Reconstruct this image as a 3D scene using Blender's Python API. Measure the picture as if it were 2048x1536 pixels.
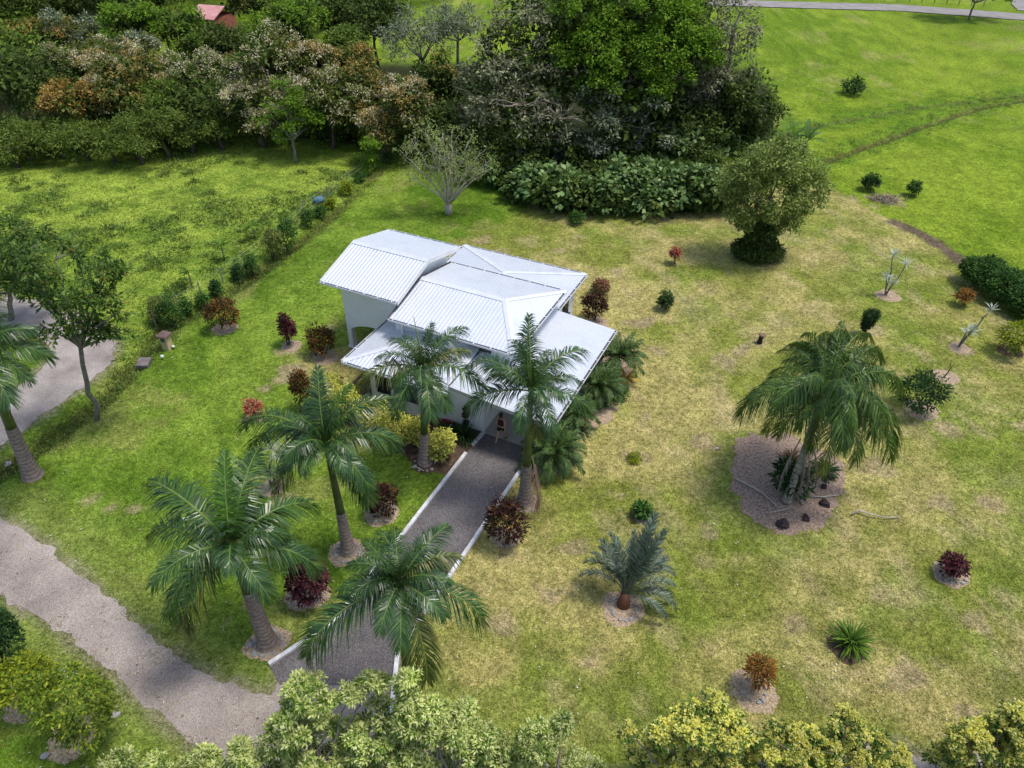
import bpy, bmesh, math, random
import numpy as np
from mathutils import Vector, Matrix, noise as mnoise

for o in list(bpy.data.objects):
    bpy.data.objects.remove(o)
S = bpy.context.scene
COL = S.collection
random.seed(7)

# ---------------------------------------------------------------- camera
CF, CT, CR, CH = 1500.0, math.radians(38), math.radians(0.8), 24.0
cam_d = bpy.data.cameras.new('camera')
cam_d.sensor_width = 36
cam_d.lens = 36 * CF / 2048
cam_d.clip_start = 0.5
cam_d.clip_end = 3000
cam = bpy.data.objects.new('camera', cam_d)
COL.objects.link(cam)
cam.location = (0, 0, CH)
cam.matrix_world = Matrix.Translation((0, 0, CH)) @ Matrix.Rotation(math.pi / 2 - CT, 4, 'X') @ Matrix.Rotation(CR, 4, 'Z')
S.camera = cam
# ---------------------------------------------------------------- world, sun, exposure
W = bpy.data.worlds.new('World')
S.world = W
W.use_nodes = True
wn = W.node_tree
sky = wn.nodes.new('ShaderNodeTexSky')
sky.sky_type = 'NISHITA'
sky.sun_disc = False
SUN_EL, SUN_AZ = math.radians(70), math.radians(88)      # azimuth clockwise from +Y
sky.sun_elevation = SUN_EL
sky.sun_rotation = SUN_AZ
sky.air_density = 1.0
sky.dust_density = 2.0
sky.ozone_density = 1.0
wn.links.new(sky.outputs[0], wn.nodes['Background'].inputs[0])
wn.nodes['Background'].inputs[1].default_value = 0.15
sd = bpy.data.lights.new('sun', 'SUN')
sd.energy = 2.3
sd.angle = math.radians(12)
sd.color = (1, 0.96, 0.9)
sun = bpy.data.objects.new('sun', sd)
COL.objects.link(sun)
sdir = Vector((math.sin(SUN_AZ) * math.cos(SUN_EL), math.cos(SUN_AZ) * math.cos(SUN_EL), math.sin(SUN_EL)))
sun.rotation_euler = sdir.to_track_quat('Z', 'Y').to_euler()
S.view_settings.view_transform = 'Standard'
S.view_settings.look = 'None'
S.view_settings.exposure = 0.33
S.view_settings.gamma = 1
S.view_settings.use_curve_mapping = False


# ---------------------------------------------------------------- survey helpers
def ray(u, v):
    x, y = (u - 1024) / CF, (768 - v) / CF
    x, y = x * math.cos(CR) - y * math.sin(CR), x * math.sin(CR) + y * math.cos(CR)
    return np.array((x, math.cos(CT) + y * math.sin(CT), -math.sin(CT) + y * math.cos(CT)))


def gp(u, v, z=0.0):
    d = ray(u, v)
    t = (z - CH) / d[2]
    return d[0] * t, d[1] * t


def at_y(u, v, y):
    d = ray(u, v)
    t = y / d[1]
    return d[0] * t, y, CH + d[2] * t


def ppm(x, y, z=1.0):
    return CF / math.sqrt(x * x + y * y + (CH - z) ** 2)


def P2(pts, z=0.0):
    return [gp(u, v, z) for u, v in pts]


# ---------------------------------------------------------------- noise (numpy)
def vnoise(x, y, scale, seed):
    r = np.random.RandomState(seed)
    L = r.rand(256, 256)
    X, Y = np.asarray(x) / scale + 1000.3, np.asarray(y) / scale + 1000.7
    xi, yi = np.floor(X).astype(int), np.floor(Y).astype(int)
    fx, fy = X - xi, Y - yi
    fx, fy = fx * fx * (3 - 2 * fx), fy * fy * (3 - 2 * fy)
    a, b = L[xi % 256, yi % 256], L[(xi + 1) % 256, yi % 256]
    c, d = L[xi % 256, (yi + 1) % 256], L[(xi + 1) % 256, (yi + 1) % 256]
    return (a * (1 - fx) + b * fx) * (1 - fy) + (c * (1 - fx) + d * fx) * fy


def fbm(x, y, scale, seed, octs=4):
    s, a, t = 0, 1.0, 0
    for i in range(octs):
        s = s + a * vnoise(x, y, scale / 2 ** i, seed + i)
        t += a
        a *= 0.55
    return s / t


def sstep(a, b, x):
    t = np.clip((x - a) / (b - a), 0, 1)
    return t * t * (3 - 2 * t)


def sdist(x, y, poly):
    """signed distance, positive inside"""
    x, y = np.asarray(x, float), np.asarray(y, float)
    d2 = np.full(x.shape, 1e18)
    ins = np.zeros(x.shape, bool)
    n = len(poly)
    for i in range(n):
        (ax, ay), (bx, by) = poly[i], poly[(i + 1) % n]
        ex, ey = bx - ax, by - ay
        L = ex * ex + ey * ey + 1e-12
        t = np.clip(((x - ax) * ex + (y - ay) * ey) / L, 0, 1)
        d2 = np.minimum(d2, (x - ax - t * ex) ** 2 + (y - ay - t * ey) ** 2)
        if ay != by:
            c = ((ay > y) != (by > y)) & (x < (bx - ax) * (y - ay) / (by - ay) + ax)
            ins ^= c
    return np.where(ins, 1, -1) * np.sqrt(d2)


def ldist(x, y, line):
    x, y = np.asarray(x, float), np.asarray(y, float)
    d2 = np.full(x.shape, 1e18)
    for i in range(len(line) - 1):
        (ax, ay), (bx, by) = line[i], line[i + 1]
        ex, ey = bx - ax, by - ay
        L = ex * ex + ey * ey + 1e-12
        t = np.clip(((x - ax) * ex + (y - ay) * ey) / L, 0, 1)
        d2 = np.minimum(d2, (x - ax - t * ex) ** 2 + (y - ay - t * ey) ** 2)
    return np.sqrt(d2)


# ---------------------------------------------------------------- materials
def new_mat(name):
    m = bpy.data.materials.new(name)
    m.use_nodes = True
    nt = m.node_tree
    return m, nt, nt.nodes['Principled BSDF'], nt.nodes['Material Output']


def N(nt, t, **kw):
    n = nt.nodes.new(t)
    for k, v in kw.items():
        setattr(n, k, v)
    return n


def noise_node(nt, scale, detail=4, coord='Object', rough=0.6):
    tc = N(nt, 'ShaderNodeTexCoord')
    nz = N(nt, 'ShaderNodeTexNoise')
    nz.inputs['Scale'].default_value = scale
    nz.inputs['Detail'].default_value = detail
    nz.inputs['Roughness'].default_value = rough
    nt.links.new(tc.outputs[coord], nz.inputs['Vector'])
    return nz


def ramp(nt, src, stops, interp='LINEAR'):
    r = N(nt, 'ShaderNodeValToRGB')
    r.color_ramp.interpolation = interp
    e = r.color_ramp.elements
    while len(e) < len(stops):
        e.new(0.5)
    for i, (p, c) in enumerate(stops):
        e[i].position = p
        e[i].color = (*c, 1)
    nt.links.new(src, r.inputs[0])
    return r


def mixrgb(nt, a, b, fac, mode='MIX'):
    m = N(nt, 'ShaderNodeMix', data_type='RGBA', blend_type=mode)
    for s, i in ((fac, 0), (a, 6), (b, 7)):
        if hasattr(s, 'is_linked'):
            nt.links.new(s, m.inputs[i])
        elif i == 0:
            m.inputs[0].default_value = s
        else:
            m.inputs[i].default_value = (*s, 1)
    return m.outputs[2]


def bump(nt, src, strength, dist, bsdf):
    b = N(nt, 'ShaderNodeBump')
    b.inputs['Strength'].default_value = strength
    b.inputs['Distance'].default_value = dist
    nt.links.new(src, b.inputs['Height'])
    nt.links.new(b.outputs[0], bsdf.inputs['Normal'])


def solid(name, c1, c2, scale=3, rough=0.8, bmp=0.0, bscale=None, spec=0.3, detail=5, metal=0.0):
    m, nt, p, o = new_mat(name)
    nz = noise_node(nt, scale, detail)
    r = ramp(nt, nz.outputs[0], [(0.3, c1), (0.7, c2)])
    nt.links.new(r.outputs[0], p.inputs['Base Color'])
    p.inputs['Roughness'].default_value = rough
    p.inputs['Metallic'].default_value = metal
    p.inputs['Specular IOR Level'].default_value = spec
    if bmp:
        n2 = noise_node(nt, bscale or scale * 4, 4)
        bump(nt, n2.outputs[0], bmp, 0.05, p)
    return m


def leaf_mat(name, stops, trans=0.33, rough=0.62, spec=0.18, var=0.35):
    """colour differs from leaf to leaf and slightly from branch to branch"""
    m, nt, p, o = new_mat(name)
    g = N(nt, 'ShaderNodeNewGeometry')
    r = ramp(nt, g.outputs['Random Per Island'], stops)
    nz = noise_node(nt, 0.8, 3)
    hv = N(nt, 'ShaderNodeMapRange')
    nt.links.new(nz.outputs[0], hv.inputs[0])
    hv.inputs[1].default_value = 0.3
    hv.inputs[2].default_value = 0.7
    hv.inputs[3].default_value = 1 - var
    hv.inputs[4].default_value = 1 + var
    sc = N(nt, 'ShaderNodeVectorMath', operation='SCALE')
    nt.links.new(r.outputs[0], sc.inputs[0])
    nt.links.new(hv.outputs[0], sc.inputs['Scale'])
    nt.links.new(sc.outputs[0], p.inputs['Base Color'])
    p.inputs['Roughness'].default_value = rough
    p.inputs['Specular IOR Level'].default_value = spec
    t = N(nt, 'ShaderNodeBsdfTranslucent')
    nt.links.new(sc.outputs[0], t.inputs[0])
    mx = N(nt, 'ShaderNodeMixShader')
    mx.inputs[0].default_value = trans
    nt.links.new(p.outputs[0], mx.inputs[1])
    nt.links.new(t.outputs[0], mx.inputs[2])
    nt.links.new(mx.outputs[0], o.inputs[0])
    return m


# ---------------------------------------------------------------- mesh helpers
class MB:
    def __init__(s):
        s.v, s.f, s.m = [], [], []

    def add(s, vs, fs, mi=0):
        k = len(s.v)
        s.v += [tuple(v) for v in vs]
        s.f += [tuple(i + k for i in f) for f in fs]
        s.m += [mi] * len(fs)
        return s

    def box(s, c, d, rz=0, mi=0, mat=None):
        hx, hy, hz = d[0] / 2, d[1] / 2, d[2] / 2
        ca, sa = math.cos(rz), math.sin(rz)
        vs = []
        for x, y, z in ((-hx, -hy, -hz), (hx, -hy, -hz), (hx, hy, -hz), (-hx, hy, -hz), (-hx, -hy, hz), (hx, -hy, hz), (hx, hy, hz), (-hx, hy, hz)):
            vs.append((c[0] + x * ca - y * sa, c[1] + x * sa + y * ca, c[2] + z))
        return s.add(vs, [(0, 3, 2, 1), (4, 5, 6, 7), (0, 1, 5, 4), (1, 2, 6, 5), (2, 3, 7, 6), (3, 0, 4, 7)], mi)

    def tube(s, pts, rad, n=8, mi=0, cap=True):
        pts = [Vector(p) for p in pts]
        if not hasattr(rad, '__len__'):
            rad = [rad] * len(pts)
        vs = []
        ref = Vector((0.31, 0.95, 0.05))
        for i, p in enumerate(pts):
            t = (pts[min(i + 1, len(pts) - 1)] - pts[max(i - 1, 0)]).normalized()
            a = t.cross(ref)
            if a.length < 0.1:
                a = t.cross(Vector((1, 0, 0)))
            a.normalize()
            b = t.cross(a)
            for k in range(n):
                w = 2 * math.pi * k / n
                vs.append(p + (a * math.cos(w) + b * math.sin(w)) * rad[i])
        fs = []
        for i in range(len(pts) - 1):
            for k in range(n):
                fs.append((i * n + k, i * n + (k + 1) % n, (i + 1) * n + (k + 1) % n, (i + 1) * n + k))
        if cap:
            fs.append(tuple(range(n - 1, -1, -1)))
            fs.append(tuple((len(pts) - 1) * n + k for k in range(n)))
        return s.add(vs, fs, mi)

    def mesh(s, name, mats, smooth=False):
        me = bpy.data.meshes.new(name)
        me.from_pydata(s.v, [], s.f)
        for m in (mats if isinstance(mats, (list, tuple)) else [mats]):
            me.materials.append(m)
        if any(s.m):
            me.polygons.foreach_set('material_index', s.m)
        if smooth:
            me.polygons.foreach_set('use_smooth', [True] * len(me.polygons))
        me.update()
        return me


def np_mesh(name, V, F, mat, col=None):
    """V (n,3); F (m,k) equal sized faces"""
    me = bpy.data.meshes.new(name)
    V = np.ascontiguousarray(V, np.float32)
    F = np.ascontiguousarray(F, np.int32)
    m, k = F.shape
    me.vertices.add(len(V))
    me.vertices.foreach_set('co', V.ravel())
    me.loops.add(m * k)
    me.loops.foreach_set('vertex_index', F.ravel())
    me.polygons.add(m)
    me.polygons.foreach_set('loop_start', np.arange(0, m * k, k, dtype=np.int32))
    me.polygons.foreach_set('loop_total', np.full(m, k, np.int32))
    if col is not None:
        a = me.color_attributes.new('tint', 'FLOAT_COLOR', 'POINT')
        c = np.ones((len(V), 4), np.float32)
        c[:, :3] = col
        a.data.foreach_set('color', c.ravel())
    me.materials.append(mat)
    me.update(calc_edges=True)
    return me


def obj(name, me, parent=None, loc=None, rot=None, scale=None):
    o = bpy.data.objects.new(name, me)
    COL.objects.link(o)
    if parent is not None:
        o.parent = parent
    if loc is not None:
        o.location = loc
    if rot is not None:
        o.rotation_euler = rot
    if scale is not None:
        o.scale = (scale,) * 3 if not hasattr(scale, '__len__') else scale
    return o


def tag(o, label, cat, group=None):
    o['label'] = label
    o['category'] = cat
    if group:
        o['group'] = group
    return o


def thing(name, label, cat, loc=(0, 0, 0), rz=0, group=None):
    o = bpy.data.objects.new(name, None)
    o.empty_display_size = 0.2
    COL.objects.link(o)
    o.location = loc
    o.rotation_euler = (0, 0, rz)
    return tag(o, label, cat, group)


def structure(o):
    o['kind'] = 'structure'
    return o


def stuff(o):
    o['kind'] = 'stuff'
    return o


def norm(a):
    return a / (np.linalg.norm(a, axis=1, keepdims=True) + 1e-9)


def leaf_quads(pos, axis, up, length, width, cup=0.12):
    """diamond shaped leaves"""
    axis = norm(axis)
    side = norm(np.cross(axis, up))
    nrm = norm(np.cross(side, axis))
    L, Wd = length[:, None], width[:, None]
    n = len(pos)
    V = np.empty((n, 4, 3))
    V[:, 0] = pos
    V[:, 1] = pos + axis * L * 0.5 + side * Wd * 0.5 + nrm * Wd * cup
    V[:, 2] = pos + axis * L - nrm * L * 0.12
    V[:, 3] = pos + axis * L * 0.5 - side * Wd * 0.5 + nrm * Wd * cup
    F = np.arange(n * 4).reshape(n, 4)
    return V.reshape(-1, 3), F


def crown(blobs, n_clumps, per, clump_r, ll, lw, seed, zmin=-0.6, inner=0.15, flat=0.6, pick=None, shell=(0.78, 1.05)):
    """leaf positions for a crown made of ellipsoid lobes [(cx,cy,cz,rx,ry,rz)...]"""
    r = np.random.RandomState(seed)
    B = np.array(blobs, float)
    area = (B[:, 3] * B[:, 4] * B[:, 5]) ** (2 / 3)
    idx = r.choice(len(B), n_clumps * 3, p=area / area.sum())
    d = norm(r.normal(size=(len(idx), 3)))
    keep = d[:, 2] > zmin + 0.35 * r.rand(len(idx))
    idx, d = idx[keep], d[keep]
    rad = np.where(r.rand(len(idx)) < inner, r.uniform(0.35, 0.75, len(idx)), r.uniform(shell[0], shell[1], len(idx)))
    c = B[idx, :3] + d * B[idx, 3:] * rad[:, None]
    out = norm(d / B[idx, 3:])
    ok = np.ones(len(c), bool)
    for k in range(len(B)):
        q = np.linalg.norm((c - B[k, :3]) / B[k, 3:], axis=1)
        ok &= ~((q < 0.72) & (idx != k))
    c, out = c[ok][:n_clumps], out[ok][:n_clumps]
    if pick is not None:
        sel = pick(c, out, r)
        c, out = c[sel], out[sel]
    n = len(c)
    cr = clump_r * r.uniform(0.6, 1.3, n)
    C = np.repeat(c, per, 0)
    O = np.repeat(out, per, 0)
    R = np.repeat(cr, per)[:, None]
    off = r.normal(size=C.shape) * np.array((1, 1, flat))
    off = off / (1 + 0.35 * np.linalg.norm(off, axis=1, keepdims=True))
    pos = C + off * R
    axis = norm(off) * 0.8 + O * 0.5 + r.normal(size=C.shape) * 0.35 + np.array((0, 0, -0.15))
    up = O * 0.5 + np.array((0, 0, 0.9)) + r.normal(size=C.shape) * 0.4
    s = r.uniform(0.65, 1.3, len(C))
    return leaf_quads(pos, axis, up, ll * s, lw * s)


def branch_mesh(name, mat, base_r, paths, n=7):
    b = MB()
    for pts, r0, r1 in paths:
        k = len(pts)
        b.tube(pts, [r0 + (r1 - r0) * i / (k - 1) for i in range(k)], n)
    return b.mesh(name, mat, True)


def bent(p0, p1, wob, rnd, k=5, sag=0.0):
    p0, p1 = Vector(p0), Vector(p1)
    L = (p1 - p0).length
    out = [p0]
    for i in range(1, k):
        t = i / k
        out.append(p0.lerp(p1, t) + Vector((rnd.uniform(-1, 1), rnd.uniform(-1, 1), rnd.uniform(-0.5, 0.5))) * wob * L * 0.3 + Vector((0, 0, sag * math.sin(t * math.pi) * L)))
    out.append(p1)
    return out


# ================================================================= LARGE STRUCTURE: GROUND
# outlines of the different grounds, surveyed in metres
main_road = P2([(-400, 880), (0, 1035), (95, 1095), (200, 1185), (330, 1300), (440, 1362), (545, 1392), (575, 1330), (800, 1330),
                (782, 1470), (1000, 1600), (1400, 1540), (1700, 1500), (1790, 1487), (1860, 1520), (2300, 1480), (2300, 1900), (300, 1900), (430, 1536),
                (395, 1495), (300, 1410), (200, 1325), (110, 1255), (0, 1190), (-400, 1090)])
side_road = P2([(-300, 980), (-30, 905), (0, 893), (62, 850), (120, 805), (175, 770), (222, 728), (238, 690), (205, 652), (120, 610), (0, 588),
                (-300, 560), (-300, 620), (0, 650), (75, 680), (105, 712), (62, 758), (0, 798), (-300, 850)])
drive = P2([(971, 866), (1068, 904), (1042, 943), (903, 1148), (796, 1300), (786, 1370), (560, 1370), (538, 1332), (668, 1247), (720, 1181), (933, 907)])
dry_lawn = P2([(1062, 398), (990, 452), (900, 478), (860, 560), (700, 690), (600, 720), (640, 800), (930, 905), (905, 1150), (800, 1300),
               (790, 1900), (2500, 1900), (2500, 900), (2048, 650), (1960, 562), (1905, 508), (1790, 440), (1645, 362), (1500, 380)])
rough_left = P2([(780, 318), (700, 385), (600, 465), (470, 560), (330, 655), (240, 740), (150, 640), (-900, 560), (-1500, 250), (0, 300), (300, 285), (560, 270)])
right_field = P2([(1600, 245), (1640, 362), (1790, 440), (1905, 508), (1975, 560), (2048, 650), (2500, 900), (4500, 300), (3500, 0), (1500, -60), (1000, -60), (950, 60), (1500, 150)])
ditch_a = P2([(1655, 318), (1700, 300), (1790, 270), (1870, 240), (1960, 212), (2048, 196), (2500, 130)])
ditch_b = P2([(1560, 268), (1650, 246), (1760, 226), (1850, 210), (1950, 200), (2048, 186), (2500, 120)])
bank = P2([(-100, 1010), (10, 935), (75, 893), (130, 850), (200, 800), (250, 750), (300, 690), (330, 655), (420, 605), (520, 540), (640, 450), (770, 335)])
bed_strip = P2([(1790, 443), (1850, 470), (1905, 505), (1935, 530)])
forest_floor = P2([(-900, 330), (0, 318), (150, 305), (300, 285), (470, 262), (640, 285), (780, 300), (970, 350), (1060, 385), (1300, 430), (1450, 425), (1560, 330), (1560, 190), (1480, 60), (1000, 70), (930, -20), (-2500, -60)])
house_bed = P2([(722, 745), (690, 790), (640, 830), (760, 870), (840, 935), (900, 950), (965, 868), (850, 835), (790, 800)])
right_bed = P2([(1170, 730), (1262, 700), (1262, 760), (1215, 840), (1150, 880), (1140, 940), (1080, 960), (1060, 910), (1110, 860)])
queen_bed = P2([(1480, 875), (1540, 868), (1620, 890), (1675, 920), (1690, 965), (1672, 1010), (1655, 1050), (1605, 1066), (1570, 1075), (1535, 1055), (1500, 1035), (1478, 1005), (1462, 965), (1470, 915)])

TAN = [(1300, 832, 16), (1275, 915, 24), (1835, 845, 8), (1770, 400, 40), (2040, 845, 22), (1795, 590, 26), (1330, 610, 14), (1195, 640, 24), (1205, 575, 18), (1350, 525, 12),
       (1520, 680, 30), (1893, 750, 22), (1925, 700, 20), (1265, 645, 22), (1440, 720, 30), (1650, 690, 20), (1750, 660, 22), (1850, 815, 26), (1415, 1060, 22),
       (1780, 1180, 25), (1960, 1250, 30), (1590, 1245, 26), (1050, 560, 10), (1090, 440, 12), (1300, 640, 16), (1480, 700, 16), (1320, 700, 26), (1240, 990, 18),
       (1100, 1190, 40), (1180, 1330, 50), (1010, 1250, 34), (1430, 1300, 34), (1800, 1350, 36), (1960, 1430, 30), (1150, 1100, 30), (1400, 880, 30),
       (1890, 850, 24), (1760, 940, 34), (2000, 1010, 30), (1840, 700, 18), (1870, 1000, 30), (1000, 500, 20), (960, 480, 18), (1150, 470, 14), (1120, 500, 16), (1240, 540, 20),
       (180, 1000, 20), (220, 1012, 26), (270, 1020, 18), (455, 1240, 14), (490, 1210, 20), (560, 760, 12), (590, 740, 26), (640, 700, 34), (660, 650, 24),
       (600, 745, 26), (495, 840, 18), (530, 775, 12), (440, 660, 22), (575, 700, 20), (560, 1000, 22), (545, 970, 22)]
TANW = [(*gp(u, v), rp / ppm(*gp(u, v))) for u, v, rp in TAN]


def mixc(a, b, w):
    return a * (1 - w[..., None]) + b * w[..., None]


def ground_cols(x, y):
    x, y = np.asarray(x, float), np.asarray(y, float)
    c = lambda *t: np.array(t)
    w1 = x + 3 * fbm(x, y, 5, 11)
    n_big = fbm(x, y, 9, 21)
    n_mid = fbm(x, y, 2.2, 31)
    n_fine = fbm(x, y, 0.6, 41, 3)
    streak = fbm(x * 0.9 + y * 0.45, (y - x * 0.5) * 0.28, 0.9, 51, 3)
    # mown lawn on the left
    lawn = mixc(c(.105, .195, .016), c(.225, .325, .042), sstep(.32, .66, .35 * n_big + .35 * n_mid + .3 * streak))
    verge = np.minimum(-sdist(x, y, main_road), 9)
    lawn = mixc(lawn, c(.29, .33, .09), sstep(3.2, .2, verge + 2.5 * (n_mid - .5)) * .6)
    lawn = mixc(lawn, c(.30, .30, .09), sstep(.60, .74, fbm(x, y, 3.2, 61)) * 0.55)
    # dry lawn
    d1 = mixc(c(.25, .275, .055), c(.44, .385, .145), sstep(.36, .58, .5 * n_big + .5 * n_mid))
    d1 = mixc(d1, c(.19, .265, .035), sstep(.54, .70, fbm(x, y, 4, 71)) * .6)
    d1 = mixc(d1, c(.53, .42, .25), sstep(.52, .70, .5 * fbm(x, y, 1.6, 81) + .5 * streak) * .42)
    wd = sstep(-.6, .6, sdist(x, y, dry_lawn) + 1.2 * (n_mid - .5))
    col = mixc(lawn, d1, wd)
    # rough pasture
    r1 = mixc(c(.15, .24, .03), c(.31, .40, .06), sstep(.35, .68, .4 * fbm(x, y, 7, 91) + .6 * fbm(x, y * 1.6, 1.6, 92)))
    col = mixc(col, r1, sstep(-.3, .3, sdist(x, y, rough_left) + .8 * (n_mid - .5)))
    # fields to the right and behind
    f1 = mixc(c(.145, .235, .014), c(.245, .335, .03), sstep(.35, .68, .5 * fbm(x, y, 14, 95) + .5 * n_mid))
    f1 = mixc(f1, c(.36, .33, .12), sstep(.58, .72, .6 * fbm(x, y, 5, 96) + .4 * streak) * .55 * sstep(66, 80, y))
    rf = sdist(x, y, right_field)
    far = sstep(88, 92, y)
    wf = np.maximum(sstep(-.4, .4, rf + .8 * (n_mid - .5)), far)
    col = mixc(col, f1, wf)
    da = ldist(x, y, ditch_a)
    db = ldist(x, y, ditch_b)
    wet = sstep(3.2, .8, np.minimum(da, db) + n_mid * 1.5)
    col = mixc(col, c(.10, .22, .02), wet * .5)
    col = mixc(col, c(.16, .13, .055), sstep(.7, .1, da + .5 * (n_fine - .5)) * .75)
    col = mixc(col, c(.15, .15, .05), sstep(.55, .1, db + .8 * (n_fine - .5)) * .6)
    # bare strips
    col = mixc(col, c(.17, .125, .09), sstep(.75, .35, ldist(x, y, bed_strip) + .5 * (n_fine - .5)))
    bk = ldist(x, y, bank)
    col = mixc(col, c(.13, .12, .04), sstep(.8, .1, bk + 1.3 * (n_mid - .4)) * .7)
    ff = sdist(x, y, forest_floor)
    col = mixc(col, c(.035, .04, .015), sstep(.2, 1.2, ff + .8 * (n_mid - .5)) * (1 - far))  # dark floor tone; the shade beneath the wood is painted into it
    col = mixc(col, c(.12, .085, .06), sstep(-.1, .25, sdist(x, y, house_bed) + .4 * (n_fine - .5)))
    col = mixc(col, c(.30, .23, .16), sstep(-.1, .25, sdist(x, y, right_bed) + .5 * (n_fine - .5)))
    for tx, ty, tr in TANW:
        m = (np.abs(x - tx) < tr * 2.5) & (np.abs(y - ty) < tr * 2.5)
        if m.any():
            d = np.hypot(x[m] - tx, (y[m] - ty) * 1.2) / tr + 2.2 * (fbm(x[m], y[m], 1.1, 77, 3) - .5) + 1.4 * (n_fine[m] - .5) + 1.2 * (streak[m] - .5)
            col[m] = mixc(col[m], c(.46, .36, .22), sstep(1.0, .3, d) * .7)
    # gravel worn into the verge
    for rd in (main_road, side_road):
        col = mixc(col, c(.27, .24, .16), sstep(-.55, .0, sdist(x, y, rd) + .7 * (n_fine - .5)) * .8)
    return np.clip(.86 * col * (0.66 + .68 * n_fine[..., None]), 0, 1)


def hgt(x, y):
    x, y = np.asarray(x, float), np.asarray(y, float)
    flat = np.minimum.reduce([sstep(0, .8, -sdist(x, y, q)) for q in (queen_bed, right_bed, house_bed)] + [sstep(0, 1.5, -sdist(x, y, main_road)), sstep(0, 1.2, -sdist(x, y, side_road)), sstep(0, 1, -sdist(x, y, drive))])
    h = (-0.09 * fbm(x, y, 3.5, 5, 3) - .05 * fbm(x, y, .55, 8, 2)) * flat
    h = h - .30 * np.exp(-(ldist(x, y, bank) / .55) ** 2) * sstep(60, 40, y) * flat
    h = h - .4 * np.exp(-(ldist(x, y, ditch_a) / .5) ** 2) - .15 * np.exp(-(ldist(x, y, ditch_b) / .6) ** 2)
    rl = sstep(0, 2, sdist(x, y, rough_left))
    h = h + rl * (.35 * (fbm(x, y, 1.5, 6, 3) - .5))
    return h


def hz(x, y):
    return float(hgt(np.array([x]), np.array([y]))[0])


def axis_lines(a, b, step, lo, hi, g=1.12):
    v = list(np.arange(a, b + 1e-6, step))
    s, p = step, v[-1]
    while p < hi:
        s *= g
        p += s
        v.append(p)
    s, p = step, v[0]
    while p > lo:
        s *= g
        p -= s
        v.insert(0, p)
    return np.array(v)


gx = axis_lines(-46, 46, .22, -900, 900)
gy = axis_lines(5, 72, .2, -60, 1500, 1.06)
XX, YY = np.meshgrid(gx, gy)
ZZ = hgt(XX.ravel(), YY.ravel())
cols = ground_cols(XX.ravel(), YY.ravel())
nx, ny = len(gx), len(gy)
ii = np.arange((ny - 1) * nx).reshape(ny - 1, nx)[:, :-1].ravel()
GF = np.stack([ii, ii + 1, ii + nx + 1, ii + nx], 1)

gm, nt, pb, _ = new_mat('grass_ground')
att = N(nt, 'ShaderNodeAttribute', attribute_name='tint')
n1 = noise_node(nt, 4.5, 6, rough=.75)
n2 = noise_node(nt, 15, 3, rough=.7)
r1 = ramp(nt, n1.outputs[0], [(.34, (.45, .52, .38)), (.66, (1.5, 1.42, 1.5))])
r2 = ramp(nt, n2.outputs[0], [(.35, (.55, .62, .45)), (.65, (1.38, 1.34, 1.4))])
cc = mixrgb(nt, att.outputs[0], r1.outputs[0], 1.0, 'MULTIPLY')
cc = mixrgb(nt, cc, r2.outputs[0], 1.0, 'MULTIPLY')
nt.links.new(cc, pb.inputs['Base Color'])
pb.inputs['Roughness'].default_value = .95
pb.inputs['Specular IOR Level'].default_value = .1
bump(nt, n1.outputs[0], .9, .12, pb)
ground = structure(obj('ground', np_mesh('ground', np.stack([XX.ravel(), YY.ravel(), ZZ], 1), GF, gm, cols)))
ground.data.polygons.foreach_set('use_smooth', [True] * len(ground.data.polygons))


def sheet(name, poly, mat, z, amp=.12, step=.18, seed=1, smooth_only=None):
    """flat ground sheet with an uneven outline"""
    pts = []
    n = len(poly)
    for i in range(n):
        a, b = Vector(poly[i]), Vector(poly[(i + 1) % n])
        L = (b - a).length
        k = max(1, int(L / step)) if L < 40 else max(1, int(L / 1.0))
        nrm = Vector((-(b - a).y, (b - a).x)).normalized()
        for j in range(k):
            p = a.lerp(b, j / k)
            s = (mnoise.noise((p.x * 1.1, p.y * 1.1, seed)) + .6 * mnoise.noise((p.x * 4, p.y * 4, seed + 5))) * amp * 1.6
            q = p + nrm * s
            pts.append((q.x, q.y, z))
    from mathutils.geometry import tessellate_polygon
    tris = tessellate_polygon([[Vector(p) for p in pts]])
    me = bpy.data.meshes.new(name)
    fs = []
    for t in tris:
        a, b, c = [Vector(pts[i]) for i in t]
        fs.append(tuple(t) if (b - a).cross(c - a).z > 0 else tuple(reversed(t)))
    me.from_pydata(pts, [], fs)
    me.materials.append(mat)
    me.update()
    return obj(name, me)


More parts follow.
